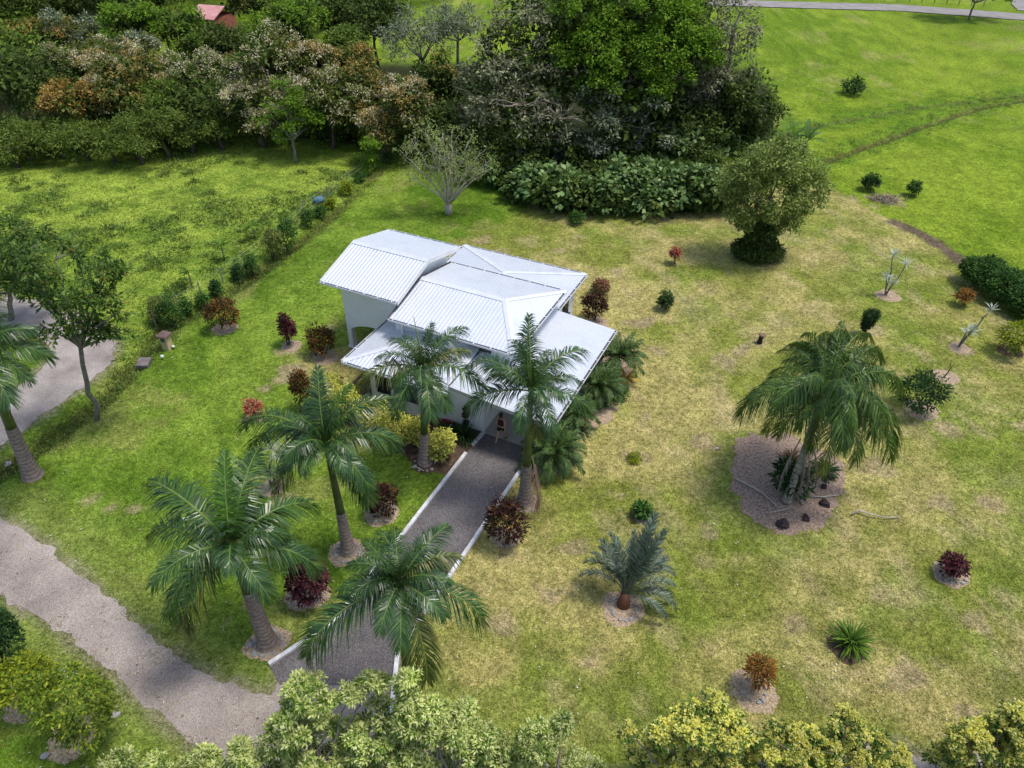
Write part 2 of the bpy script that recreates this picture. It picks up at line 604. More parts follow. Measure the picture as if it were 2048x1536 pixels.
def gravel_mat(name, base, light, dark, big=0.35, grassy=0.0, stain=None):
    m, nt, p, o = new_mat(name)
    v = N(nt, 'ShaderNodeTexVoronoi')
    v.inputs['Scale'].default_value = 40
    tc = N(nt, 'ShaderNodeTexCoord')
    nt.links.new(tc.outputs['Object'], v.inputs['Vector'])
    rr = ramp(nt, v.outputs['Color'], [(.05, dark), (.45, base), (.99, light)])
    nb = noise_node(nt, big, 5, rough=.6)
    rb = ramp(nt, nb.outputs[0], [(.34, (.7, .69, .68)), (.62, (1.18, 1.17, 1.15))])
    c = mixrgb(nt, rr.outputs[0], rb.outputs[0], 1, 'MULTIPLY')
    nf = noise_node(nt, 60, 2)
    rf = ramp(nt, nf.outputs[0], [(.3, (.88,) * 3), (.7, (1.12,) * 3)])
    c = mixrgb(nt, c, rf.outputs[0], 1, 'MULTIPLY')
    if grassy:
        ng = noise_node(nt, 1.1, 6, rough=.75)
        rg = ramp(nt, ng.outputs[0], [(.60, (0, 0, 0)), (.72, (1, 1, 1))])
        gcol = mixrgb(nt, c, (.22, .26, .06), rg.outputs[0])
        c = mixrgb(nt, c, gcol, grassy)
    nt.links.new(c, p.inputs['Base Color'])
    p.inputs['Roughness'].default_value = .95
    p.inputs['Specular IOR Level'].default_value = .15
    bump(nt, v.outputs['Distance'], .6, .03, p)
    return m


M_gravel = gravel_mat('road_gravel', (.34, .29, .255), (.50, .44, .39), (.22, .18, .16), .3, .55)
M_gravel2 = gravel_mat('side_gravel', (.34, .30, .275), (.46, .41, .38), (.24, .20, .185), .5, .45)
M_asphalt = gravel_mat('drive_asphalt', (.135, .122, .122), (.28, .26, .26), (.085, .075, .078), .3)
M_mulch = solid('dry_mulch', (.20, .14, .095), (.62, .48, .33), 14, .95, .8, 25, .1, 8)
M_mulch2 = solid('leaf_litter', (.13, .09, .07), (.52, .38, .28), 9, .95, .9, 22, .1, 9)
M_soil = solid('dark_soil', (.05, .032, .022), (.16, .11, .075), 4, .95, .9, 20, .1, 8)

structure(sheet('road', main_road, M_gravel, .012, .16))
structure(sheet('side_road', side_road, M_gravel2, .012, .2, seed=4))
structure(sheet('driveway', drive, M_asphalt, .020, .015, seed=9))
far_road_mat = solid('far_road', (.22, .20, .19), (.32, .30, .28), .6, .95)
structure(sheet('far_road', P2([(1380, -6), (1500, 1), (1800, 9), (2048, 28), (2400, 70), (2400, 84), (2048, 40), (1800, 22), (1500, 13), (1380, 8)]), far_road_mat, .02, .2, 1.0, 8))
structure(sheet('far_yard', P2([(2010, -30), (2022, 5), (2035, 20), (2120, 26), (2300, 20), (2300, -30)]), far_road_mat, .02, .2, 1.0, 18))

# short grass blades (nobody could count them)
rs = np.random.RandomState(3)
NB = 330000
u = rs.rand(NB)
by = 9.5 + (80 - 9.5) * u ** 1.75
bx = (rs.rand(NB) * 2 - 1) * (by * .62 + 12)
edge_n = (fbm(bx, by, .9, 66, 4) - .53) * 2.6
ok = (sdist(bx, by, main_road) < edge_n) & (sdist(bx, by, side_road) < edge_n) & (sdist(bx, by, drive) < -.08) & (sdist(bx, by, forest_floor) < .5) \
    & (sdist(bx, by, queen_bed) < 0) & (sdist(bx, by, right_bed) < 0) & (sdist(bx, by, house_bed) < 0)
bx, by = bx[ok], by[ok]
nb = len(bx)
bz = hgt(bx, by)
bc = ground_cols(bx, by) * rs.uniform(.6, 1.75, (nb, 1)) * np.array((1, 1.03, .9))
roughw = np.maximum(.6 * sstep(0, 1, sdist(bx, by, rough_left)), sstep(.8, .2, ldist(bx, by, bank)))
ht = rs.uniform(.03, .07, nb) * (1 + 2.2 * roughw) * sstep(90, 30, by)
wd = rs.uniform(.03, .055, nb) * (1 + .5 * roughw) * (.7 + by / 60)
ang = rs.rand(nb) * 6.283
ca, sa = np.cos(ang), np.sin(ang)
lean = rs.normal(size=(nb, 2)) * ht[:, None] * .9
V = np.empty((nb, 3, 3))
V[:, 0] = np.stack([bx - ca * wd / 2, by - sa * wd / 2, bz], 1)
V[:, 1] = np.stack([bx + ca * wd / 2, by + sa * wd / 2, bz], 1)
V[:, 2] = np.stack([bx + lean[:, 0], by + lean[:, 1], bz + ht], 1)
bm_, nt, pb, _o = new_mat('grass_blade')
att = N(nt, 'ShaderNodeAttribute', attribute_name='tint')
nt.links.new(att.outputs[0], pb.inputs['Base Color'])
pb.inputs['Roughness'].default_value = .7
pb.inputs['Specular IOR Level'].default_value = .2
tr = N(nt, 'ShaderNodeBsdfTranslucent')
nt.links.new(att.outputs[0], tr.inputs[0])
mx = N(nt, 'ShaderNodeMixShader')
mx.inputs[0].default_value = .35
nt.links.new(pb.outputs[0], mx.inputs[1])
nt.links.new(tr.outputs[0], mx.inputs[2])
nt.links.new(mx.outputs[0], _o.inputs[0])
g = stuff(obj('lawn_grass', np_mesh('lawn_grass', V.reshape(-1, 3), np.arange(nb * 3).reshape(nb, 3), bm_, np.repeat(bc, 3, 0))))
tag(g, 'short green and straw coloured grass covering the lawns and the rough pasture', 'grass')


# fallen leaves and dead flecks on the lawns
nf = 5200
fx_ = rs.uniform(-24, 34, nf)
fy_ = 11 + 42 * rs.rand(nf) ** 1.3
okf = (sdist(fx_, fy_, drive) < 0) | (rs.rand(nf) < .25)
fx_, fy_ = fx_[okf], fy_[okf]
nf = len(fx_)
ax_ = rs.normal(size=(nf, 3)) * np.array((1, 1, .15))
Vf, Ff = leaf_quads(np.stack([fx_, fy_, hgt(fx_, fy_) + .045], 1), ax_, np.tile((0, 0, 1.), (nf, 1)) + rs.normal(size=(nf, 3)) * .2, rs.uniform(.05, .13, nf), rs.uniform(.03, .06, nf))
g = stuff(obj('fallen_leaves', np_mesh('fallen_leaves', Vf, Ff, leaf_mat('fallen_leaf', [(0, (.12, .08, .05)), (.4, (.30, .22, .12)), (.8, (.5, .42, .28)), (1, (.7, .66, .55))], .1, .8, .1))))
tag(g, 'fallen leaves and dead flecks scattered over lawns and driveway', 'leaves')
# ================================================================= HOUSE
HX, HY = gp(968, 865)
HAZ = math.radians(-25)
HA = np.array((math.cos(HAZ), math.sin(HAZ)))
HB = np.array((-HA[1], HA[0]))


def hw(a, b):
    return HX + HA[0] * a + HB[0] * b, HY + HA[1] * a + HB[1] * b


M_wall, nt, pb, _o = new_mat('white_render')
nz = noise_node(nt, 1.2, 6, rough=.7)
rr = ramp(nt, nz.outputs[0], [(.3, (.74, .74, .75)), (.6, (.82, .82, .82))])
nt.links.new(rr.outputs[0], pb.inputs['Base Color'])
pb.inputs['Roughness'].default_value = .85
nz2 = noise_node(nt, 60, 3)
bump(nt, nz2.outputs[0], .25, .01, pb)

M_roof, nt, pb, _o = new_mat('roof_metal')
nz = noise_node(nt, .7, 7, rough=.7)
rr = ramp(nt, nz.outputs[0], [(.3, (.61, .64, .69)), (.5, (.67, .70, .75)), (.72, (.70, .73, .78))])
nz2 = noise_node(nt, 14, 5, rough=.7)
r2 = ramp(nt, nz2.outputs[0], [(.3, (.86, .86, .87)), (.6, (1.0, 1.0, 1.0))])
nt.links.new(mixrgb(nt, rr.outputs[0], r2.outputs[0], 1, 'MULTIPLY'), pb.inputs['Base Color'])
pb.inputs['Roughness'].default_value = .42
pb.inputs['Metallic'].default_value = .25
pb.inputs['Specular IOR Level'].default_value = .5
M_cap = solid('ridge_cap_metal', (.64, .66, .70), (.76, .78, .80), 1.5, .4, spec=.5, metal=.2)
M_fascia = solid('fascia_paint', (.62, .63, .65), (.76, .76, .77), 2, .6)
M_gutter = solid('gutter_dark', (.03, .032, .038), (.09, .09, .10), 3, .7)
M_conc = solid('slab_concrete', (.32, .29, .27), (.46, .43, .41), .9, .8, .1, 20, detail=9)
M_glass, nt, pb, _o = new_mat('window_glass')
pb.inputs['Base Color'].default_value = (.02, .025, .03, 1)
pb.inputs['Roughness'].default_value = .06
M_frame = solid('window_frame', (.05, .05, .055), (.08, .08, .085), 5, .5)
M_kerb = solid('kerb_paint', (.42, .41, .40), (.80, .80, .82), 3.5, .8, .3, 20, detail=8)

house = thing('house', 'white house with pale corrugated metal roofs and a carport at the driveway end', 'house', (HX, HY, 0), HAZ)


def wall_box(a0, a1, b0, b1, z0, z1, name='wall', mat=None, parent=None):
    m = MB().box(((a0 + a1) / 2, (b0 + b1) / 2, (z0 + z1) / 2), (a1 - a0, b1 - b0, z1 - z0))
    return obj(name, m.mesh(name, mat or M_wall), parent or house)


def poly_slab(m, pts, th, mi=0):
    pts = [Vector(p) for p in pts]
    n = (pts[1] - pts[0]).cross(pts[2] - pts[0])
    if n.z < 0:
        pts.reverse()
    k = len(pts)
    lo = [p - Vector((0, 0, th)) for p in pts]
    m.add(pts + lo, [tuple(range(k)), tuple(range(2 * k - 1, k - 1, -1))] + [(i, k + i, k + (i + 1) % k, (i + 1) % k) for i in range(k)], mi)


def roof_face(roof, pts, down, sp=.2, th=.10, name='roof_sheet'):
    """one sheet-metal slope with raised ribs running down the slope"""
    P = [Vector(p) for p in pts]
    nrm = (P[1] - P[0]).cross(P[2] - P[0]).normalized()
    if nrm.z < 0:
        nrm = -nrm
    d = Vector((down[0], down[1], 0))
    d = (d - nrm * d.dot(nrm)).normalized()
    e = nrm.cross(d).normalized()
    m = MB()
    poly_slab(m, P, th)
    o = P[0]
    q = [((p - o).dot(d), (p - o).dot(e)) for p in P]
    lo, hi = min(t[1] for t in q), max(t[1] for t in q)
    s = lo + sp * .5
    while s < hi:
        xs = []
        for i in range(len(q)):
            (x0, y0), (x1, y1) = q[i], q[(i + 1) % len(q)]
            if (y0 - s) * (y1 - s) < 0:
                xs.append(x0 + (x1 - x0) * (s - y0) / (y1 - y0))
        if len(xs) == 2 and abs(xs[0] - xs[1]) > .1:
            a, b = sorted(xs)
            w, h = .035, .013
            vs = []
            for x in (a + .01, b - .01):
                for dy, dz in ((-w, .001), (-w * .45, h), (w * .45, h), (w, .001)):
                    vs.append(o + d * x + e * (s + dy) + nrm * dz)
            m.add(vs, [(0, 1, 5, 4), (1, 2, 6, 5), (2, 3, 7, 6), (0, 3, 2, 1), (4, 5, 6, 7)])
        s += sp
    return obj(name, m.mesh(name, M_roof), roof)


def ridge_cap(roof, p, q, n1, n2, w=.2):
    p, q = Vector(p), Vector(q)
    t = (q - p).normalized()
    m = MB()
    up = Vector((0, 0, .055))
    n1, n2 = Vector(n1).normalized(), Vector(n2).normalized()
    def side(n, m_):
        s = n.cross(t).normalized()
        return s if s.dot(m_) < 0 else -s

    sa, sb = side(n1, n2), side(n2, n1)
    mid = (n1 + n2).normalized()

    def row(e):
        L, R = e + sa * w, e + sb * w
        return [L - n1 * .01, L + n1 * .04, e + mid * .055, R + n2 * .04, R - n2 * .01]
    r0, r1 = row(p), row(q)
    m.add(r0 + r1, [(0, 1, 6, 5), (1, 2, 7, 6), (2, 3, 8, 7), (3, 4, 9, 8), (4, 3, 2, 1, 0), (5, 6, 7, 8, 9)])
    return obj('ridge_cap', m.mesh('ridge_cap', M_cap), roof)


def gutter(roof, p, q, out):
    """open box gutter along an eave with white straps across it"""
    p, q = Vector(p), Vector(q)
    t = (q - p).normalized()
    L = (q - p).length
    o2 = Vector((out[0], out[1], 0))
    ang = math.atan2(t.y, t.x)
    m = MB()
    c = (p + q) / 2
    m.box(c + o2 * .055 + Vector((0, 0, -.075)), (L, .10, .02), ang, 1)
    m.box(c + o2 * .115 + Vector((0, 0, -.045)), (L, .02, .09), ang, 0)
    m.box(p + t * .01 + o2 * .055 + Vector((0, 0, -.045)), (.02, .098, .085), ang, 0)
    m.box(q - t * .01 + o2 * .055 + Vector((0, 0, -.045)), (.02, .098, .085), ang, 0)
    k = max(2, int(L / .85))
    for i in range(k + 1):
        s = .25 + (L - .5) * i / k
        m.box(p + t * s + o2 * .06 + Vector((0, 0, .008)), (.05, .135, .012), ang, 0)
    return obj('gutter', m.mesh('gutter', [M_fascia, M_gutter]), roof)


def rooft(label=None):
    e = bpy.data.objects.new('roof', None)
    COL.objects.link(e)
    e.parent = house
    if label:
        e['label'] = label
    return e


def plane_z(p0, p1, p2):
    return (Vector(p1) - Vector(p0)).cross(Vector(p2) - Vector(p0))


def up_n(p0, p1, p2):
    n = plane_z(p0, p1, p2).normalized()
    return n if n.z > 0 else -n


# --- raised left wing
TL, TR_, TF, TB, TE, TRI, TRB = -10.4, -5.85, 2.16, 8.57, 4.5, 5.32, 5.25
R = rooft('high gabled roof over the raised left wing')
f1 = [(TL, TF, TE), (TR_, TF, TE), (TR_, TRB, TRI), (TL, TRB, TRI)]
f2 = [(TL, TRB, TRI), (TR_, TRB, TRI), (TR_, TB, TE), (TL, TB, TE)]
roof_face(R, f1, (0, -1))
roof_face(R, f2, (0, 1))
ridge_cap(R, f1[3], f1[2], up_n(*f1[:3]), up_n(*f2[:3]), .2)
gutter(R, f1[0], f1[1], (0, -1))
gutter(R, f2[3], f2[2], (0, 1))
for a in (TL, TR_):
    sg = 1 if a > -8 else -1
    m = MB()
    for (b0, z0, b1, z1) in ((TF, TE, TRB, TRI), (TRB, TRI, TB, TE)):
        x0, x1 = a + sg * .003, a + sg * .043
        vs = [(x0, b0, z0 - .2), (x1, b0, z0 - .2), (x1, b1, z1 - .2), (x0, b1, z1 - .2), (x0, b0, z0 + .05), (x1, b0, z0 + .05), (x1, b1, z1 + .05), (x0, b1, z1 + .05)]
        m.add(vs, [(0, 3, 2, 1), (4, 5, 6, 7), (0, 1, 5, 4), (1, 2, 6, 5), (2, 3, 7, 6), (3, 0, 4, 7)])
    obj('barge_board', m.mesh('barge_board', M_fascia), R)
wa0, wa1, wb0, wb1 = -9.9, -6.3, 3.05, 7.9


def arch_wall(a0, a1, o0, o1, zs, zr, top, b, th, gable=None):
    """wall in the a-z plane with an arched opening down to the ground"""
    n = 18
    low = [(a0, 0), (o0, 0), (o0, zs)]
    for i in range(1, n):
        t = i / n
        low.append((o0 + (o1 - o0) * t, zs + (zr - zs) * math.sin(t * math.pi) ** .7))
    low += [(o1, zs), (o1, 0), (a1, 0)]
    outl = low + [(a1, top), (a0, top)]
    from mathutils.geometry import tessellate_polygon
    tr = tessellate_polygon([[Vector((x, z, 0)) for x, z in outl]])
    m = MB()
    k = len(outl)
    vs = [(x, b, z) for x, z in outl] + [(x, b + th, z) for x, z in outl]
    fs = []
    for t in tr:
        p = [Vector(vs[i]) for i in t]
        fr = (p[1] - p[0]).cross(p[2] - p[0]).y < 0
        t = tuple(t) if fr else tuple(reversed(t))
        fs.append(t)
        fs.append(tuple(i + k for i in reversed(t)))
    for i in range(k):
        fs.append((i, k + i, k + (i + 1) % k, (i + 1) % k))
    m.add(vs, fs)
    return obj('wall', m.mesh('wall', M_wall), house)


arch_wall(wa0, wa1, wa0 + .27, wa1 - .3, 1.25, 1.76, 4.62, wb0, .2)
arch_wall(wa0, wa1, wa0 + .27, wa1 - .3, 1.7, 1.76, 4.62, wb1 - .2, .2)
m = MB()
for a0, a1 in ((wa0 + .003, wa0 + .2), (wa1 - .2, wa1 - .003)):
    for b0, b1, z0 in ((wb0 + .2, wb0 + .45, 0), (wb1 - .45, wb1 - .2, 0), (wb0 + .45, wb1 - .45, 1.5)):
        m.box(((a0 + a1) / 2, (b0 + b1) / 2, (z0 + 4.6) / 2), (a1 - a0, b1 - b0, 4.6 - z0))
    x0, x1 = a0, a1
    gz = lambda b: TE - .11 + (TRI - TE) * (1 - abs(b - TRB) / (TB - TRB))
    gl = [(wb0 + .2, 4.6), (wb1 - .2, 4.6), (wb1 - .2, gz(wb1 - .2)), (TRB, TRI - .11), (wb0 + .2, gz(wb0 + .2))]
    vs = [(x0, b, z) for b, z in gl] + [(x1, b, z) for b, z in gl]
    m.add(vs, [(4, 3, 2, 1, 0), (5, 6, 7, 8, 9)] + [(i, (i + 1) % 5, 5 + (i + 1) % 5, 5 + i) for i in range(5)])
obj('wall', m.mesh('wall', M_wall), house)
wall_box(wa0 + .21, wa1 - .21, wb0 + .21, wb1 - .21, 1.78, 1.95, 'upper_floor', M_conc)
wall_box(wa0 - .05, wa0 + .33, wb0 - .05, wb0 + .33, 0, .12, 'plinth')
wall_box(wa0 - .42, wa0 - .003, 3.2, 4.4, 3.75, 4.2, 'side_awning', solid('awning_grey', (.16, .17, .2), (.24, .25, .28), 2, .6))
wall_box(wa1 + .01, wa1 + .09, wb0 - .1, wb0 - .02, 1.8, 4.38, 'downpipe', M_frame)
m = MB().tube([(-6.9, wb0 - .02, 4.28), (-6.9, wb0 - .16, 4.28)], .11, 10)
obj('wall_lamp', m.mesh('wall_lamp', M_frame), house)

# --- main middle wing
ML, MR, MF, MK, ME, MRZ, MRB, MAP = -6.0, .75, 1.6, 7.85, 3.85, 4.5, 4.75, -1.2
R = rooft('tall middle roof with one hipped end')
f1 = [(ML, MF, ME), (MR, MF, ME), (MAP, MRB, MRZ), (ML, MRB, MRZ)]
f2 = [(ML, MRB, MRZ), (MAP, MRB, MRZ), (MR, MK, ME), (ML, MK, ME)]
f3 = [(MR, MF, ME), (MR, MK, ME), (MAP, MRB, MRZ)]
roof_face(R, f1, (0, -1))
roof_face(R, f2, (0, 1))
roof_face(R, f3, (1, 0))
na, nb_, nc = up_n(*f1[:3]), up_n(*f2[:3]), up_n(*f3[:3])
ridge_cap(R, f1[3], f1[2], na, nb_, .2)
ridge_cap(R, f1[2], f1[1], na, nc, .17)
ridge_cap(R, f2[2], f2[1], nc, nb_, .17)
gutter(R, (ML, MF, ME), (MR, MF, ME), (0, -1))
gutter(R, (ML, MK, ME), (MR, MK, ME), (0, 1))
gutter(R, (MR, MF, ME), (MR, MK, ME), (1, 0))
m = MB()
for (b0, z0, b1, z1) in ((MF, ME, MRB, MRZ), (MRB, MRZ, MK, ME)):
    x0, x1 = ML - .05, ML - .003
    vs = [(x0, b0, z0 - .2), (x1, b0, z0 - .2), (x1, b1, z1 - .2), (x0, b1, z1 - .2), (x0, b0, z0 + .07), (x1, b0, z0 + .07), (x1, b1, z1 + .07), (x0, b1, z1 + .07)]
    m.add(vs, [(0, 3, 2, 1), (4, 5, 6, 7), (0, 1, 5, 4), (1, 2, 6, 5), (2, 3, 7, 6), (3, 0, 4, 7)])
obj('barge_board', m.mesh('barge_board', M_frame), R)
wall_box(-6.08, .3, 2.2, 7.38, 0, 3.9)
wall_box(-5.62, -5.5, 1.95, 2.07, 2.75, 3.78, 'downpipe')
wall_box(-1.9, -.7, 2.14, 2.197, 3.02, 3.5, 'window', M_frame)

# --- back wing
R = rooft('low hipped roof at the back')
BL, BR, BK, BE, BA, BAB, BZ = -7.28, .5, 11.72, 2.8, -3.4, 9.26, 3.2
f1 = [(BL, BK, BE), (BR, BK, BE), (BA, BAB, BZ)]
f2 = [(BL, BK, BE), (BA, BAB, BZ), (BA, 7.42, BZ), (BL, 7.95, BE)]
f2 = [(BL, BK, BE), (BA, BAB, BZ), (BA, 7.42, BZ), (BL, 7.42, BE)]
f3 = [(BR, BK, BE), (BR, 7.42, BE), (BA, 7.42, BZ), (BA, BAB, BZ)]
roof_face(R, f1, (0, 1))
roof_face(R, f2, (-1, 0))
roof_face(R, f3, (1, 0))
n1_, n2_, n3_ = up_n(*f1[:3]), up_n(*f2[:3]), up_n(*f3[:3])
ridge_cap(R, f1[2], f1[0], n1_, n2_, .16)
ridge_cap(R, f1[1], f1[2], n1_, n3_, .16)
ridge_cap(R, (BA, BAB, BZ), (BA, 7.42, BZ), n2_, n3_, .16)
gutter(R, (BL, BK, BE), (BR, BK, BE), (0, 1))
gutter(R, (BR, 7.42, BE), (BR, BK, BE), (1, 0))
gutter(R, (BL, 7.42, BE), (BL, BK, BE), (-1, 0))
wall_box(-6.7, .1, 7.382, 11.1, 0, 2.72)
wall_box(.101, .26, 9.3, 10.3, .95, 1.0, 'window_sill', M_frame)
wall_box(.101, .13, 9.35, 10.25, 1.0, 2.1, 'window', M_glass)

# --- front left wing
R = rooft('low hipped roof over the front left room')
FL, FF, FE, FZ = -7.08, -.98, 2.6, 3.2
FB = 2.195
f1 = [(FL, FF, FE), (-1.32, FF, FE), (-1.32, FB, FZ), (-3.9, FB, FZ)]
f2 = [(FL, FF, FE), (-3.9, FB, FZ), (FL + .9, FB, FE + .17), (FL + .9, 3.03, FE + .17), (FL, 3.03, FE)]
roof_face(R, f1, (0, -1))
roof_face(R, [(FL, FF, FE), (-3.9, FB, FZ), (FL, FB, FE)], (-1, 0))
roof_face(R, [(FL, FB + .002, FE), (FL + .95, FB + .002, FE + .178), (FL + .95, 3.03, FE + .178), (FL, 3.03, FE)], (-1, 0))
ridge_cap(R, (FL, FF, FE), (-3.9, FB, FZ), up_n(*f1[:3]), up_n((FL, FF, FE), (-3.9, FB, FZ), (FL, FB, FE)), .16)
gutter(R, (FL, FF, FE), (-1.32, FF, FE), (0, -1))
gutter(R, (FL, FF, FE), (FL, 3.03, FE), (-1, 0))
wall_box(-6.05, -3.0, -.4, 2.197, 0, 2.56)
wall_box(-2.998, -1.3, 0, 2.197, 0, 2.56)
# --- carport
R = rooft('wide gently sloping carport roof')
CZ = lambda a: 2.5 + (3.75 - a) * .09
f1 = [(-1.3, -.85, CZ(-1.3)), (3.75, -.85, CZ(3.75)), (3.75, 2.19, CZ(3.75)), (-1.3, 2.19, CZ(-1.3))]
f2 = [(.31, 2.192, CZ(.31)), (3.75, 2.192, CZ(3.75)), (3.75, 7.5, CZ(3.75)), (.31, 7.5, CZ(.31))]
roof_face(R, f1, (1, 0))
roof_face(R, f2, (1, 0))
gutter(R, (3.75, -.85, CZ(3.75)), (3.75, 7.5, CZ(3.75)), (1, 0))
m = MB()
z0, z1 = CZ(-1.3), CZ(3.75)
vs = []
for b in (-.895, -.853):
    vs += [(-1.3, b, z0 - .16), (3.75, b, z1 - .16), (3.75, b, z1 + .03), (-1.3, b, z0 + .03)]
m.add(vs, [(0, 1, 2, 3), (7, 6, 5, 4), (0, 4, 5, 1), (1, 5, 6, 2), (2, 6, 7, 3), (3, 7, 4, 0)])
obj('fascia', m.mesh('fascia', solid('fascia_grey', (.42, .43, .44), (.52, .53, .54), 2, .6)), R)
m = MB().box((-1.32, .6, 2.9), (.06, 2.9, .16))
obj('flashing', m.mesh('flashing', M_frame), R)
wall_box(-1.298, -.002, 0, .18, 0, 2.62)
wall_box(-.18, 0, .182, 7.3, 0, 2.68)
wall_box(.002, 3.35, 7.12, 7.3, 0, 2.42)
for b in (.1, 3.6, 7.0):
    wall_box(3.2, 3.32, b - .06, b + .06, 0, 2.43, 'post', M_fascia)
wall_box(.004, 3.4, -.06, 7.11, -.2, .045, 'carport_floor', M_conc)
# window in the front left wall
w = bpy.data.objects.new('window', None)
COL.objects.link(w)
w.parent = house
w.location = (-3.75, -.4, 1.35)
m = MB()
for c, d in (((0, -.02, .5), (.8, .05, .06)), ((0, -.02, -.5), (.8, .05, .06)), ((-.37, -.02, 0), (.06, .05, .94)), ((.37, -.02, 0), (.06, .05, .94)), ((0, -.02, 0), (.04, .045, .94))):
    m.box(c, d)
obj('frame', m.mesh('frame', M_frame), w)
obj('pane', MB().box((0, -.008, 0), (.68, .012, .94)).mesh('pane', M_glass), w)
w2 = w.copy()
COL.objects.link(w2)
w2.location = (-5.3, -.4, 1.35)
for ch in list(w.children):
    c = ch.copy()
    COL.objects.link(c)
    c.parent = w2


# kerbs, edging
def kerb(name, pts, label, w=.15, h=.13, mat=None, cat='kerb', seg=True):
    k = thing(name, label, cat, (pts[0][0], pts[0][1], 0))
    for i in range(len(pts) - 1):
        a, b = Vector(pts[i]), Vector(pts[i + 1])
        L = (b - a).length
        n = max(1, int(round(L / 2.4))) if seg else 1
        for j in range(n):
            p, q = a.lerp(b, j / n), a.lerp(b, (j + 1) / n)
            c = (p + q) / 2 - Vector(pts[0])
            m = MB().box((0, 0, 0), (L / n - .012, w, h + .1))
            obj('kerb_section', m.mesh('kerb_section', mat or M_kerb), k, (c.x, c.y, h / 2 - .05), (0, 0, math.atan2((q - p).y, (q - p).x) + random.uniform(-.004, .004)))
    return k


kerb('driveway_kerb', P2([(932, 908), (720, 1181), (666, 1246), (538, 1331)]), 'long white painted kerb on the left edge of the driveway, bending outwards at its lower end')
kerb('driveway_kerb', P2([(1040, 944), (902, 1150), (796, 1303), (780, 1452)]), 'long white painted kerb on the right edge of the driveway beside the dry lawn')
kerb('bed_kerb', P2([(968, 866), (944, 893)]), 'short pale kerb between the dark garden bed and the top of the driveway', .16, .12)
kerb('timber_edge', P2([(944, 893), (905, 880), (858, 862)]), 'brown timber edging along the front of the dark garden bed', .08, .12, solid('edge_timber', (.09, .05, .03), (.2, .12, .07), 8, .9), 'garden edging')
structure(sheet('garden_bed', P2([(852, 839), (862, 829), (966, 862), (943, 891), (905, 879), (856, 861)]), M_soil, .014, .02, seed=3))
structure(sheet('leaf_litter_bed', house_bed, M_soil, .010, .15, seed=13))
structure(sheet('palm_bed', queen_bed, M_mulch2, .012, .26, .1, seed=23))
structure(sheet('side_bed', right_bed, M_mulch, .010, .22, .1, seed=33))
# ================================================================= PLANTS
def bark(name, c1, c2, ring=0, scale=6):
    m, nt, p, o = new_mat(name)
    nz = noise_node(nt, scale, 6, rough=.7)
    r = ramp(nt, nz.outputs[0], [(.3, c1), (.7, c2)])
    c = r.outputs[0]
    if ring:
        tc = N(nt, 'ShaderNodeTexCoord')
        wv = N(nt, 'ShaderNodeTexWave', wave_type='BANDS', bands_direction='Z')
        wv.inputs['Scale'].default_value = ring
        wv.inputs['Distortion'].default_value = 1.2
        wv.inputs['Detail'].default_value = 3
        nt.links.new(tc.outputs['Object'], wv.inputs['Vector'])
        rr = ramp(nt, wv.outputs[0], [(.05, (.68, .66, .64)), (.25, (1, 1, 1)), (.9, (1.08, 1.07, 1.06))])
        c = mixrgb(nt, c, rr.outputs[0], 1, 'MULTIPLY')
    nt.links.new(c, p.inputs['Base Color'])
    p.inputs['Roughness'].default_value = .9
    bump(nt, nz.outputs[0], .7, .04, p)
    return m


B_palm = bark('palm_bark', (.13, .095, .075), (.32, .26, .215), 1.6)
B_green = solid('crownshaft', (.035, .06, .012), (.10, .13, .03), 4, .45, spec=.4)
B_grey = bark('grey_bark', (.10, .085, .07), (.30, .27, .23))
B_pale = bark('pale_bark', (.30, .26, .21), (.52, .47, .40))
B_dark = bark('dark_bark', (.035, .028, .02), (.12, .09, .065))
M_rachis = solid('palm_midrib', (.10, .17, .03), (.20, .26, .06), 3, .5)
L_palm = leaf_mat('royal_palm_leaf', [(0, (0.0225, 0.0625, 0.0175)), (.5, (0.0425, 0.106, 0.025)), (.9, (0.075, 0.156, 0.0325)), (1, (0.163, 0.2, 0.0375))], .22, .32, .55)
L_palm_new = leaf_mat('new_palm_leaf', [(0, (.05, .14, .012)), (1, (.12, .24, .03))], .35, .38, .5)
L_palm_old = leaf_mat('yellowing_palm_leaf', [(0, (.03, .07, .012)), (.5, (.09, .13, .025)), (1, (.30, .26, .06))], .25, .4, .5)
L_palm_dead = leaf_mat('dead_palm_leaf', [(0, (.32, .19, .12)), (1, (.62, .43, .30))], .15, .8, .2)
L_queen = leaf_mat('queen_palm_leaf', [(0, (0.0375, 0.09, 0.018)), (.6, (0.075, 0.158, 0.027)), (1, (0.18, 0.255, 0.045))], .22, .36, .5)
L_queen_old = leaf_mat('queen_palm_old_leaf', [(0, (0.078, 0.13, 0.0195)), (.6, (0.182, 0.221, 0.039)), (1, (0.39, 0.312, 0.065))], .22, .4, .5)
L_blue = leaf_mat('blue_palm_leaf', [(0, (.06, .09, .05)), (.6, (.13, .175, .115)), (1, (.28, .34, .25))], .15, .45, .4)
L_cycad = leaf_mat('cycad_leaf', [(0, (.025, .065, .016)), (.6, (.055, .12, .025)), (1, (.13, .19, .045))], .2, .5, .3)


